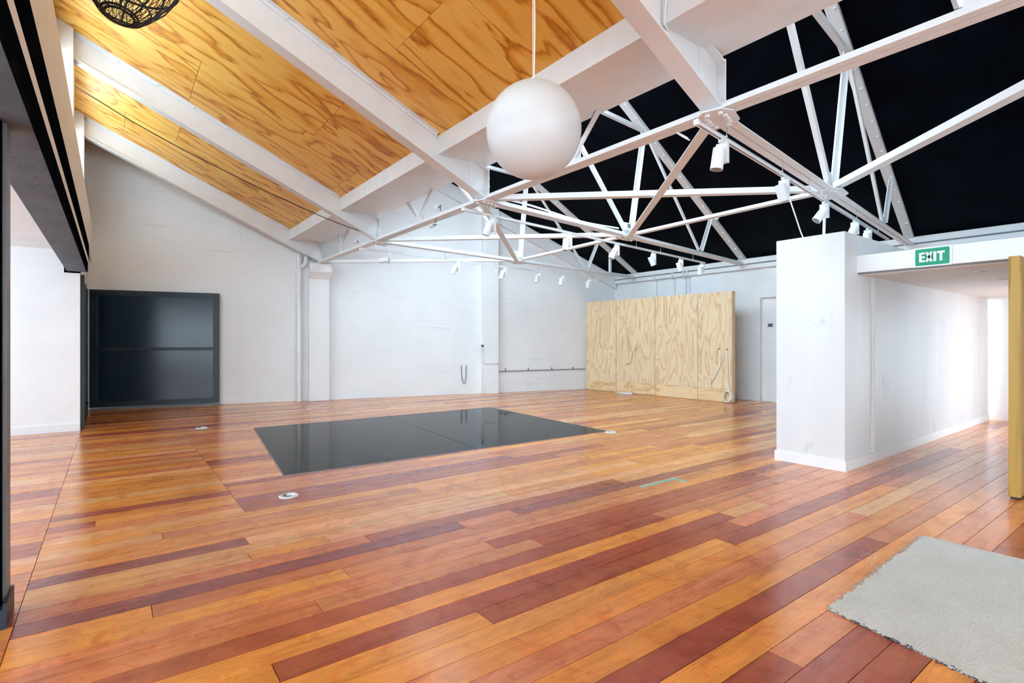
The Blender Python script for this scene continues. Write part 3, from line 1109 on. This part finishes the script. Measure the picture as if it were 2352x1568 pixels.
def gusset(parent, c, w, d, rot=0.0, bolts=8, name='gusset_plate'):
    c = Vector(c)
    ux = Vector((math.cos(rot), math.sin(rot), 0)); uy = Vector((-ux.y, ux.x, 0))
    pts = [(-w / 2, -d / 4), (-w / 4, -d / 2), (w / 4, -d / 2), (w / 2, -d / 4), (w / 2, d / 4), (w / 4, d / 2), (-w / 4, d / 2), (-w / 2, d / 4)]
    g = MB().poly([c + ux * a + uy * b for a, b in pts], (0, 0, .012)).build(name, M['steel_white'], parent)
    bm = MB()
    n = bolts // 2
    for i in range(n):
        for s in (-.25, .25):
            p = c + ux * ((i + .5) / n - .5) * w * .85 + uy * (s * d * (0.7 if i in (0, n - 1) else 1.0))
            bm.cyl(p, p - Vector((0, 0, .022)), .021, n=6, smooth=False)
    bm.build('bolts', M['steel_white'], g, kind='stuff')
    return g


tb = thing('tie_beam', (XT, 4.0, Z_T), 'long white double-angle tie beam running from the corner pilaster to the upper right', 'beam')
MB().bar((XT, YB, Z_T), (XT, 13.1, Z_T), T_SEC).build('double_angle', M['steel_white'], tb)
for (yc, ya, yb_) in ((11.53, 11.82, 11.05), (7.815, 8.32, 7.37), (4.22, 4.66, 3.79), (0.75, 1.2, 0.3)):
    MB().box(XT - .006, XT + .006, yc - .13, yc + .13, Z_T + .05, Z_T + .24).build('gusset_plate', M['steel_white'], tb)
    for (ye, dy) in ((ya, .05), (yb_, -.05)):
        MB().bar((XT + (.02 if dy > 0 else -.02), yc + dy, Z_T + .12), (XT + (.02 if dy > 0 else -.02), ye, 3.86),
                 [(-.008, .008, -.035, .035), (-.04, .008, .025, .035)], up=(0, 1, 0), shear=False).build('web_strut', M['steel_white'], tb)
for i, y in enumerate(YCOL[:4]):
    gusset(tb, (XT + .07, y + .0, Z_T - .016), .42, .30, .3, 10)

NX = [7.32, 7.5, 7.72]
tnames = ('nearest black roof truss, over the white partition', 'middle black roof truss, ending above the plywood screen', 'farthest black roof truss, beside the end wall')
NODES = []
for i in range(3):
    def tp(x, z, i=i, dy=0.0):
        return Vector((x, truss_y(i, x) + dy, z))
    t = thing('roof_truss', tp(XT, Z_T), 'white steel ' + tnames[i], 'truss', 'white steel trusses under the black roof')
    MB().bar(tp(4.1, Z_T), tp(12.58, Z_T), T_SEC).build('bottom_chord', M['steel_white'], t)
    rz = lambda x: black_z(x) - .075
    MB().bar(tp(6.42, rz(6.42)), tp(12.56, rz(12.56)), [(-.075, .075, 0, .012), (-.075, -.062, .012, .07), (.062, .075, .012, .07)]).build('top_chord', M['steel_white'], t)
    bm = MB()
    x = 6.7
    while x < 12.4:
        p = tp(x, rz(x)) + Vector((0, -.04, 0))
        bm.cyl(p, p - Vector((0, 0, .018)), .02, n=6, smooth=False)
        x += .33
    bm.build('bolts', M['steel_white'], t, kind='stuff')
    n = tp(NX[i], Z_T + .1); NODES.append(tp(NX[i], Z_T))
    r1 = tp(8.0, rz(8.0)); mnode = tp(10.25, Z_T + .1); r2 = tp(10.75, rz(10.75)); j = tp(5.55, 5.22)
    MB().bar(n + Vector((.06, 0, 0)), r1, [(-.01, .01, -.05, .05), (-.05, .01, .038, .05)], up=(1, 0, 0), shear=False).build('strut', M['steel_white'], t)
    MB().bar(n - Vector((.06, 0, 0)), j, [(-.03, .03, -.03, .03)], up=(1, 0, 0), shear=False).build('strut', M['steel_white'], t)
    MB().bar(r1 - Vector((0, 0, .03)), tp(5.55, 5.35), ANG).build('collar', M['steel_white'], t)
    MB().bar(mnode - Vector((.04, 0, 0)), r1 + Vector((.05, 0, 0)), ROD, up=(1, 0, 0), shear=False).build('strut', M['steel_white'], t)
    MB().bar(mnode + Vector((.04, 0, 0)), r2, [(-.008, .008, -.04, .04), (-.045, .008, .03, .04)], up=(1, 0, 0), shear=False).build('strut', M['steel_white'], t)
    if i == 2:
        MB().bar(tp(11.3, Z_T + .05), tp(11.3, rz(11.3)), [(-.03, .03, -.03, .03)], up=(1, 0, 0), shear=False).build('strut', M['steel_white'], t)
    MB().poly([tp(NX[i] - .16, Z_T + .05), tp(NX[i] + .16, Z_T + .05), tp(NX[i] + .12, Z_T + .26), tp(NX[i] - .12, Z_T + .26)], (0, .012, 0)).build('gusset_plate', M['steel_white'], t)
    gusset(t, tp(NX[i], Z_T - .016), .55, .34, .15, 12, 'node_plate')

# horizontal bracing between tie beam and truss nodes
def brace(p, q, label, flat=False):
    p, q = Vector(p), Vector(q)
    d = (q - p).normalized()
    t = thing('ceiling_brace', (p + q) / 2, label, 'brace', 'white horizontal roof bracing')
    a, b = p + d * .15 + Vector((0, 0, .015)), q - d * .15 + Vector((0, 0, .015))
    if flat:
        MB().bar(a - Vector((0, 0, .045)), b - Vector((0, 0, .045)), [(-.05, .05, 0, .012)]).build('flat_bar', M['steel_white'], t)
    else:
        MB().bar(a, b, [(-.055, .055, 0, .012), (.043, .055, .012, .07)]).build('angle_bar', M['steel_white'], t)


LN = [(XT, y, Z_T) for y in (13.1, 9.62, 5.97, 2.51, -1.0)]
N1, N2, N3 = NODES
N0 = Vector((7.2, -0.7, Z_T))
brace(LN[2], N1, 'white brace from globe lamp side node to the near truss node')
brace(N1, LN[4], 'white brace rising to the right edge from the near truss node')
brace(LN[1], N2, 'white brace from second roof beam end to the middle truss node')
brace(N2, LN[3], 'flat white brace from middle truss node up to the big bolted tie plate', True)
brace(LN[0], N3, 'white brace along the end wall from the corner pilaster')
brace(N3, LN[2], 'short looking grey-white brace behind the globe lamp node to the far truss', True)
brace(N1, N2, 'white longitudinal brace joining the near and middle trusses')
brace(N2, N3, 'white longitudinal brace joining the middle and far trusses')
# conduit drop from near truss node to partition top
cd_ = MB().cyl((7.33, 3.0, 2.68), (7.33, 2.98, Z_T), .018, n=8).build('conduit_drop', M['steel_white'])
tag(cd_, 'thin white conduit dropping from the near truss to the partition top', 'conduit')

# ------------------------------------------------------------------ track lights
TZ = 3.17


def track(i, x0, x1, wires, label):
    t = thing('light_track', (x0, truss_y(i, x0), TZ), label, 'track', 'white lighting tracks under the trusses')
    p0, p1 = Vector((x0, truss_y(i, x0) - .02, TZ)), Vector((x1, truss_y(i, x1) - .02, TZ))
    MB().bar(p0, p1, [(-.018, -.010, 0, .032), (.010, .018, 0, .032), (-.018, .018, .024, .034)]).build('rail', M['lamp_white'], t)
    MB().bar(p0, p1, [(-.009, .009, .010, .0235)]).build('groove', M['plaque'], t)
    d = (p1 - p0).normalized()
    MB().bar(p0 - d * .04, p0, [(-.02, .02, -.004, .038)]).build('feed_cap', M['lamp_white'], t)
    for x in wires:
        y = truss_y(i, x) - .02
        MB().cyl((x, y, TZ + .05), (x, y, Z_T), .004, n=6).cyl((x, y, TZ + .033), (x, y, TZ + .06), .011, n=8).build('hanger', M['chrome'], t)
    return t


tr0 = track(0, 3.72, 10.55, (4.24, 5.57, 6.43, 8.52, 9.82), 'white lighting track under the near truss, beginning at the bolted plate')
track(1, 3.70, 10.45, (4.3, 5.55, 6.41, 7.74, 8.6, 9.91), 'white lighting track under the middle truss, passing in front of the plywood screen')
track(2, 3.72, 10.75, (4.2, 5.6, 7.0, 8.4, 9.9), 'white lighting track under the far truss, in front of the end wall')


def spot(i, x, aim, label, side=1):
    y = truss_y(i, x) - .02
    t = thing('spotlight', (x, y, TZ), label, 'spotlight', 'white track spotlights')
    dx = Vector((1, 0.12, 0)).normalized()
    dyv = Vector((-dx.y, dx.x, 0))
    P = Vector((x, y, TZ))
    MB().bar(P - dx * .045, P + dx * .045, [(-.017, .017, -.028, -.001)]).build('adapter', M['lamp_white'], t)
    MB().bar(P - dx * .018, P + dx * .018, [(-.05, .05, -.20, -.028)]).build('driver_box', M['lamp_white'], t)
    a = Vector(aim).normalized()
    pv = P + Vector((0, 0, -.145)) - dx * .078
    MB().cyl(pv + dx * .060, pv + dx * .02, .016, n=8).build('pivot', M['lamp_white'], t)
    h = MB().cyl(pv - a * .055, pv + a * .125, .052, n=20).build('lamp_head', M['lamp_white'], t)
    MB().cyl(pv + a * .110, pv + a * .1265, .044, n=20).build('lens', M['plaque'], h)


DN = (0, 0, -1)
L_ = Vector((-.797, .604, 0))
def tilt(l, dn=1.0):
    return L_ * l + Vector((0, 0, -dn))


for k, (x, a) in enumerate(((4.16, tilt(.15)), (5.62, tilt(-.25)), (7.0, tilt(.8)), (8.41, tilt(.5)), (9.15, tilt(.1)))):
    spot(0, x, a, ('large near spotlight hanging straight down beside the bolted plate', 'spotlight second along the near track, over the crossing braces',
                   'spotlight tilted left below the near truss node', 'spotlight just above the partition top corner', 'last spotlight of the near track, half hidden by the partition')[k])
for k, (x, a) in enumerate(((4.19, tilt(.35)), (5.82, tilt(.1)), (7.12, tilt(.5)), (8.33, tilt(-.45)), (9.39, tilt(-.35)), (10.31, tilt(.05)))):
    spot(1, x, a, 'middle track spotlight, %s from its left end' % ('first', 'second', 'third', 'fourth', 'fifth', 'sixth and last')[k])
for k, (x, a) in enumerate(((4.30, tilt(1.0, .12)), (5.94, tilt(.4)), (7.29, tilt(.35)), (8.42, tilt(.2)), (9.3, tilt(.1)), (10.37, tilt(.05)))):
    spot(2, x, a, 'far track spotlight, %s from its left end' % ('first and pointing sideways', 'second', 'third', 'fourth', 'fifth', 'sixth and last')[k])

# small sensors on the tie beam
for k, (x, y, z, lab) in enumerate(((4.0, 7.2, 3.52, 'small white sensor on top of the tie beam near a V strut'),
                                    (4.0, 7.35, 3.27, 'small white sensor hanging under the tie beam'),
                                    (4.0, 10.6, 3.50, 'small white sensor on the tie beam near the corner pilaster'))):
    t = thing('sensor', (x, y, z - .03), lab, 'sensor')
    MB().cyl((x, y + .05, z), (x, y - .05, z), .035, n=14).build('body', M['lamp_white'], t)
    MB().cyl((x, y - .05, z), (x, y - .12, z - .01), .012, n=8).build('bracket', M['grey_steel'], t)
    MB().cyl((x, y - .11, z + .02), (x, y - .11, Z_T + (.1 if z > Z_T else 0)), .01, n=8).build('stem', M['grey_steel'], t)
t = thing('smoke_detector', (10.75, truss_y(1, 10.75) - .1, 4.25), 'small white smoke detector on the middle truss rafter', 'detector')
zz = black_z(10.75) - .08
MB().cyl((10.75, 6.62, zz), (10.75, 6.62, zz - .03), .06, n=16).build('base', M['sign_white'], t)
MB().cyl((10.75, 6.62, zz - .03), (10.75, 6.62, zz - .065), .045, .035, n=16).build('sensor_head', M['sign_white'], t)
t = thing('junction_box', (7.35, 6.35, Z_T + .1), 'small white junction box at the middle truss node', 'box')
MB().box(7.30, 7.42, 6.25, 6.35, Z_T + .11, Z_T + .22).build('housing', M['sign_white'], t, bevel=.01)
MB().box(7.32, 7.40, 6.24, 6.25, Z_T + .13, Z_T + .20).build('lid', M['plaque'], t)

# ------------------------------------------------------------------ pendant lamps
gc = Vector((1.795, 2.175, 2.575))
gl = thing('globe_pendant', (gc.x, gc.y, gc.z - .25), 'large white opal globe pendant lamp hanging in the middle', 'lamp')
pr = [(.253 * math.sin(math.pi * i / 40), -.253 * math.cos(math.pi * i / 40)) for i in range(0, 39)]
MB().lathe([(max(r, .001), z) for r, z in pr], gc, 56).build('globe', M['globe'], gl)
MB().cyl(gc + Vector((0, 0, .244)), gc + Vector((0, 0, .262)), .045, n=24).build('cap', M['chrome'], gl)
zc = ply_z(gc.x)
MB().tube(smooth_path([gc + Vector((0, 0, .26)), gc + Vector((.006, 0, .6)), gc + Vector((-.004, 0, 1.1)), (gc.x, gc.y, zc)]), .0042, 8).build('cord', M['cable_white'], gl)
MB().tube([gc + Vector((-.006, 0, .26)), (gc.x - .004, gc.y, zc)], .0016, 6).build('suspension_wire', M['chrome'], gl)

wc = Vector((0.030, 3.385, 3.125))
wp = thing('wicker_pendant', wc, 'black woven rattan basket pendant lamp at the upper left', 'lamp')
PRF = [(.065, 0.0), (.10, .014), (.140, .07), (.190, .15), (.228, .25), (.235, .36), (.20, .47), (.14, .55), (.06, .60)]


def prof_at(u):
    f = u * (len(PRF) - 1)
    i = min(int(f), len(PRF) - 2)
    t = f - i
    return (PRF[i][0] * (1 - t) + PRF[i + 1][0] * t, PRF[i][1] * (1 - t) + PRF[i + 1][1] * t)


tiltm = Matrix.Rotation(math.radians(9), 3, 'Y') @ Matrix.Rotation(math.radians(-6), 3, 'X')


def wpt(u, ang, k=1.0):
    r, z = prof_at(u)
    return wc + tiltm @ Vector((r * k * math.cos(ang), r * k * math.sin(ang), z))


wv = MB()
for s in (1, -1):
    for i in range(34):
        a0 = 2 * math.pi * i / 34
        wv.tube([wpt(j / 16, a0 + s * 1.1 * j / 16) for j in range(17)], .0017, 4)
for i in range(18):   # flat bottom weave
    d = -.065 + .13 * (i % 9 + .5) / 9
    h = math.sqrt(max(0, .065 ** 2 - d * d))
    p, q = ((d, -h), (d, h)) if i < 9 else ((-h, d), (h, d))
    wv.tube([wc + tiltm @ Vector((p[0], p[1], 0)), wc + tiltm @ Vector((q[0], q[1], 0))], .0017, 4)
wv.build('weave', M['rattan'], wp, kind='stuff')
for u in (0.0, .06, .22, .5, .8, 1.0):
    MB().tube([wpt(u, 2 * math.pi * j / 40, .985) for j in range(40)], .0065 if u in (.0, .06, .5) else .0045, 6, True).build('hoop', M['rattan'], wp)
for i in range(8):
    MB().tube([wpt(j / 14, 2 * math.pi * i / 8, .98) for j in range(15)], .0055, 6).build('rib', M['rattan'], wp)
top = wpt(1.0, 0) * .5 + wpt(1.0, math.pi) * .5
MB().tube([top, (top.x, top.y, ply_z(top.x))], .004, 6).build('cord', M['cable_black'], wp)

# ------------------------------------------------------------------ cables in the roof
c = MB().tube(smooth_path([(-0.60, 10.1, 5.30), (0.5, 10.0, 4.72), (1.9, 9.85, 4.13), (3.1, 9.72, 3.70), (3.93, 9.60, 3.47)], 8), .007, 6).build('black_cable', M['cable_black'])
tag(c, 'thin black cable sagging across the far plywood bay', 'cable')
c = MB().tube(smooth_path([(3.05, 2.35, ply_z(3.05) - .012), (3.30, 2.45, 4.06), (3.318, 2.47, 3.90), (3.40, 2.50, 3.838), (3.98, 2.62, 3.838), (4.09, 2.66, 3.80),
                           (4.08, 2.62, 3.66), (4.06, 2.58, 3.52), (4.00, 2.53, 3.42)], 6), .010, 8).build('white_cable', M['cable_white'])
tag(c, 'white cable hanging from the gutter to the bolted plate', 'cable')
c = MB().tube(smooth_path([(6.75, truss_y(0, 6.75) + .35, Z_T), (6.80, 3.12, 3.05), (6.95, 3.10, 2.80), (7.05, 3.08, 2.69)], 8), .008, 6).build('white_cable', M['cable_white'])
tag(c, 'white cable drooping from a brace to the partition top', 'cable')
loop = [(3.72 + .05 * math.cos(a), truss_y(0, 3.7) + .11 + .06 * math.sin(a), 3.16 - .04 + .05 * math.sin(a * 1.0)) for a in [i * .5 for i in range(10)]]
MB().tube(loop, .006, 6).build('feed_cable', M['cable_white'], tr0)
c = MB().tube(smooth_path([(4.15, truss_y(1, 4.15) + .03, Z_T + .12), (5.0, truss_y(1, 5.0) + .05, Z_T + .14), (6.2, truss_y(1, 6.2) + .04, Z_T + .09), (7.2, truss_y(1, 7.2), Z_T + .12)], 8), .014, 6).build('cable_bundle', M['cable_white'])
tag(c, 'bundle of white cables lying along the middle truss chord', 'cable')

# ------------------------------------------------------------------ services on the back and right walls
dp = thing('downpipe', back_pt(3.63, 0, .07), 'white cast downpipe beside the capped pilaster', 'pipe')
pc = back_pt(3.63, 0, .075)
MB().cyl(pc, pc + Vector((0, 0, 3.55)), .062, n=18).build('pipe', M['steel_white'], dp)
for z in (1.22, 3.02):
    MB().cyl(pc + Vector((0, 0, z)), pc + Vector((0, 0, z + .09)), .078, n=18).build('collar', M['steel_white'], dp)
MB().tube(smooth_path([pc + Vector((0, 0, 3.25)), pc + wt * .10 + Vector((0, 0, 3.30)), pc + wt * .16 + Vector((0, 0, 3.42)), pc + wt * .16 + Vector((0, 0, 3.60))], 6), .05, 12).build('branch', M['steel_white'], dp)

cb = thing('control_box', back_pt(8.2, 1.2, .3), 'small grey control box on the edge of the tall pilaster', 'box')
c0 = back_pt(8.20, 0, .18)
MB().hexa([c0 + Vector((-.07, 0, 1.18)), c0 + Vector((.03, 0, 1.18)), c0 + Vector((.03, 0, 1.38)), c0 + Vector((-.07, 0, 1.38))],
          [p - wn * .09 for p in (c0 + Vector((-.07, 0, 1.18)), c0 + Vector((.03, 0, 1.18)), c0 + Vector((.03, 0, 1.38)), c0 + Vector((-.07, 0, 1.38)))]).build('housing', M['sign_white'], cb)
MB().cyl(c0 + Vector((-.03, 0, 1.33)) - wn * .09, c0 + Vector((-.03, 0, 1.33)) - wn * .12, .03, n=12).build('switch_knob', M['navy_steel'], cb)

cw = thing('wall_conduit', back_pt(9.9, .6, .03), 'thin grey conduit along the end wall from the tall pilaster to the plywood screen', 'conduit')
path = [back_pt(8.23, 1.18, .25), back_pt(8.23, .86, .25), back_pt(8.25, .84, .265), back_pt(8.64, .84, .265), back_pt(8.68, .82, .2), back_pt(8.69, .62, .03), back_pt(8.75, .60, .025)]
MB().tube(path, .012, 6).build('vertical_run', M['steel_white'], cw)
MB().tube([back_pt(8.72, .60, .022), back_pt(11.5, .615, .022)], .013, 6).build('horizontal_run', M['plaque'], cw)
for x in (8.95, 9.65, 10.4, 11.1):
    p = back_pt(x, .61, .0)
    MB().bar(p, p - wn * .04, [(-.012, .012, -.01, .075)]).build('clip', M['plaque'], cw)
c = MB().tube(smooth_path([back_pt(7.66, .80, .03), back_pt(7.67, .50, .03), back_pt(7.73, .30, .03), back_pt(7.79, .42, .03), back_pt(7.80, .78, .03)], 8), .012, 6).build('hanging_cord', M['plaque'])
tag(c, 'short loop of grey cord hanging low on the end wall', 'cord')

for k, (y, lab) in enumerate(((9.65, 'leftmost white conduit drop above the plywood screen'), (9.04, 'second white conduit drop above the plywood screen'),
                              (8.68, 'third white conduit drop above the plywood screen'), (8.56, 'rightmost white conduit drop above the plywood screen'))):
    c = MB().tube(smooth_path([(XR - .13, y, 3.40), (XR - .125, y, 3.25), (XR - .05, y, 3.18), (XR - .03, y, 3.05), (XR - .03, y, 0.6)], 4), .02, 8).build('conduit_drop', M['steel_white'])
    tag(c, lab, 'conduit')
c = MB().tube([(XR - .115, 0.0, 3.36), (XR - .115, 11.3, 3.36)], .014, 6).build('wall_conduit', M['plaque'])
tag(c, 'long thin grey conduit along the ledge under the black roof', 'conduit')

# ------------------------------------------------------------------ plywood screen
SA, SB = Vector((11.49, 11.42, 0)), Vector((11.65, 6.76, 0))
sd_ = (SB - SA).normalized()
sn = Vector((-1, 0, 0)) - sd_ * Vector((-1, 0, 0)).dot(sd_)
sn.normalize()   # towards the room
scn = thing('plywood_screen', (SA + SB) / 2, 'tall pale plywood display screen standing before the right wall', 'screen')
LN_S = (SB - SA).length
Z_S = 2.64
cuts = [0.0, 1.18, 2.50, 3.76, LN_S]


def screen_box(s0, s1, z0, z1, d0, d1, mat, name, par=scn, bevel=0):
    a, b = SA + sd_ * s0, SA + sd_ * s1
    lo = [a + sn * d0, b + sn * d0, b + sn * d1, a + sn * d1]
    return MB().hexa([p + Vector((0, 0, z0)) for p in lo], [p + Vector((0, 0, z1)) for p in lo]).build(name, mat, par, bevel=bevel)


screen_box(0.005, LN_S - .02, 0.0, Z_S - .01, -.11, -.002, M['ply_pale'], 'stud_frame')
for i in range(4):
    s0, s1 = cuts[i] + .006, cuts[i + 1] - .006
    screen_box(s0, s1, .318, Z_S, 0, .018, M['ply_pale'], 'plywood_sheet')
    screen_box(s0, s1, .012, .314, 0, .018, M['ply_pale_flat'], 'skirting_sheet')
    if i:
        screen_box(cuts[i] - .006, cuts[i] + .006, .012, Z_S, .006, .0175, M['plaque'], 'joint_strip')
screen_box(LN_S - .022, LN_S, .012, Z_S, -.115, .018, M['ply_pale'], 'edge_board')


def sp_(s, z, d=.03):
    return SA + sd_ * s + sn * d + Vector((0, 0, z))


hl = MB()
for (s, z) in ((1.86, 1.245), (1.72, .196), (4.33, 1.262), (4.53, 1.255)):
    hl.cyl(sp_(s, z, .010), sp_(s, z, .0195), .022, n=10)
hl.build('cable_holes', M['dark_slot'], scn, kind='stuff')
c = MB().tube(smooth_path([sp_(1.86, 1.245, .01), sp_(1.78, 1.17, .06), sp_(1.74, 1.0, .07), sp_(1.70, .87, .06), sp_(1.52, .82, .05)], 8), .013, 6).build('screen_cable', M['cable_white'])
tag(c, 'short white cable hanging from the hole in the second screen sheet', 'cable')
pth = [sp_(1.72, .196, .01), sp_(1.70, .10, .06), sp_(1.80, .03, .15)]
for i in range(26):
    a = i * .75
    pth.append(sp_(1.72 + (.22 - .003 * i) * math.cos(a), .014 + .0012 * i, .26 + .13 * math.sin(a)))
pth += [sp_(1.45, .014, .2), sp_(1.25, .014, .16)]
c = MB().tube(smooth_path(pth, 4), .011, 6).build('screen_cable', M['cable_white'])
tag(c, 'white cable coiled on the floor at the foot of the screen', 'cable')
c = MB().tube(smooth_path([sp_(4.33, 1.262, .01), sp_(4.38, 1.05, .05), sp_(4.37, .88, .06), sp_(4.24, .62, .05), sp_(4.13, .46, .04)], 8), .013, 6).build('screen_cable', M['cable_white'])
tag(c, 'white cable hanging bent from the fourth screen sheet', 'cable')
pth = [sp_(4.53, 1.255, .01), sp_(4.55, 1.0, .04), sp_(4.57, .7, .05), sp_(4.58, .45, .05), sp_(4.60, .28, .05)]
for i in range(30):
    a = i * .7 + 1.6
    pth.append(sp_(4.58 + .12 * math.cos(a) * (1 - .01 * i), .15 + .13 * math.sin(a), .05 + .0022 * i))
c = MB().tube(smooth_path(pth, 4), .011, 6).build('screen_cable', M['cable_white'])
tag(c, 'white cable ending in an upright coil at the screen corner', 'cable')

# ------------------------------------------------------------------ things on the floor
# charcoal inset
dk = thing('floor_panel', (4.0, 7.7, 0), 'large charcoal floor panel set into the timber boards', 'panel')
A, B, C_, D = Vector((1.48, 6.03, 0)), Vector((6.38, 5.86, 0)), Vector((6.63, 9.56, 0)), Vector((1.89, 9.64, 0))


def dq(u, v):
    return (A * (1 - u) + B * u) * (1 - v) + (D * (1 - u) + C_ * u) * v


for (u0, u1, v0, v1) in ((0, .498, 0, 1), (.5, 1, 0, 1)):
    q = [dq(u0, v0), dq(u1, v0), dq(u1, v1), dq(u0, v1)]
    MB().hexa([p + Vector((0, 0, -.01)) for p in q], [p + Vector((0, 0, .004)) for p in q]).build('sheet', M['dark_floor'], dk)
ed = MB()
q = [dq(0, 0), dq(1, 0), dq(1, 1), dq(0, 1)]
for i in range(4):
    ed.bar(q[i], q[(i + 1) % 4], [(0, .012, 0, .0045)])
ed.build('edge_trim', M['grey_steel'], dk)

for k, (x, y, lab) in enumerate(((1.32, 5.21, 'round metal floor socket in front of the charcoal panel'),
                                 (1.19, 10.17, 'round metal floor socket between the charcoal panel and the black door'),
                                 (6.34, 5.76, 'round metal floor socket at the right corner of the charcoal panel'))):
    t = thing('floor_socket', (x, y, 0), lab, 'socket')
    MB().lathe([(.088, 0), (.088, .006), (.080, .010), (.046, .010), (.046, .006), (.001, .006)], (x, y, 0), 32).build('cover_ring', M['socket_grey'], t)
    pts = [(x + .043 * math.cos(a), y + .043 * math.sin(a), .0075) for a in [math.radians(110 + 12 * i) for i in range(13)]]
    MB().tube(pts, .007, 6).build('cable_flap', M['dark_slot'], t)
    MB().box(x - .012, x + .02, y - .030, y - .020, .006, .0085).build('slot', M['dark_slot'], t)

# rug with frayed edge
rg = thing('rug', (3.9, .5, 0), 'pale grey woven rug offcut with frayed edges on the boards', 'rug')
rr = random.Random(5)
pts = []
ax, ay = Vector((3.08, 1.235, 0)), Vector((4.80, 1.275, 0))
n = 60
for i in range(n + 1):
    p = ax.lerp(ay, i / n)
    pts.append((p.x, p.y + rr.uniform(-.012, .012), 0))
bx_, by_ = Vector((4.80, 1.275, 0)), Vector((4.78, -.55, 0))
for i in range(1, 40):
    p = bx_.lerp(by_, i / 40)
    pts.append((p.x + rr.uniform(-.004, .004), p.y, 0))
pts += [(4.78, -.55, 0), (2.66, -.55, 0)]
cx_, cy_ = Vector((2.70, -.55, 0)), Vector((3.08, 1.235, 0))
for i in range(1, 60):
    p = cx_.lerp(cy_, i / 60)
    pts.append((p.x + rr.uniform(-.004, .004) + .0, p.y, 0))
m = MB().poly([(x, y, .0015) for x, y, z in pts], (0, 0, .010))
m.build('pile', M['rug'], rg)
fm, tm = MB(), MB()
for i in range(260):
    p = ax.lerp(ay, rr.random())
    ln = rr.uniform(.01, .035)
    q = Vector((rr.uniform(-.5, .5), 1, 0)).normalized() * ln
    fm.tube([p + Vector((0, -.005, .006)), p + q + Vector((0, 0, .003))], .0012, 3)
fm.build('frayed_threads', M['rug'], rg, kind='stuff')
for i in range(420):
    p = cx_.lerp(cy_, rr.random())
    a = rr.uniform(0, 6.28)
    q = Vector((math.cos(a), math.sin(a), 0)) * rr.uniform(.006, .018)
    o = Vector((rr.uniform(-.012, .004), 0, .010 + rr.uniform(-.006, .004)))
    tm.tube([p + o, p + o + q], .0016, 3)
tm.build('edge_stitching', M['navy_thread'], rg, kind='stuff')

# tape mark and paint flecks
tp_ = MB()
tp_.hexa([(4.20, 3.40, 0), (4.75, 3.385, 0), (4.75, 3.425, 0), (4.20, 3.44, 0)], [(4.20, 3.40, .0012), (4.75, 3.385, .0012), (4.75, 3.425, .0012), (4.20, 3.44, .0012)])
tp_.hexa([(4.71, 3.25, 0), (4.75, 3.25, 0), (4.75, 3.386, 0), (4.71, 3.386, 0)], [(4.71, 3.25, .0013), (4.75, 3.25, .0013), (4.75, 3.386, .0013), (4.71, 3.386, .0013)])
tag(tp_.build('tape_mark', M['teal_tape']), 'worn teal tape corner mark stuck on the boards', 'tape')
fl = MB()
for i in range(120):
    if i < 45:
        x, y = 4.05 + rr.gauss(0, .10), 1.36 + rr.gauss(0, .035)
        s = rr.uniform(.001, .0045)
    else:
        x, y = rr.uniform(1.0, 6.0), rr.uniform(1.3, 4.5)
        s = rr.uniform(.0007, .0022)
    fl.cyl((x, y, 0), (x, y, .001), s, s * .8, n=6, smooth=False)
tag(fl.build('paint_flecks', M['paint_fleck']), 'tiny white paint flecks scattered over the near boards', 'paint', kind='stuff')
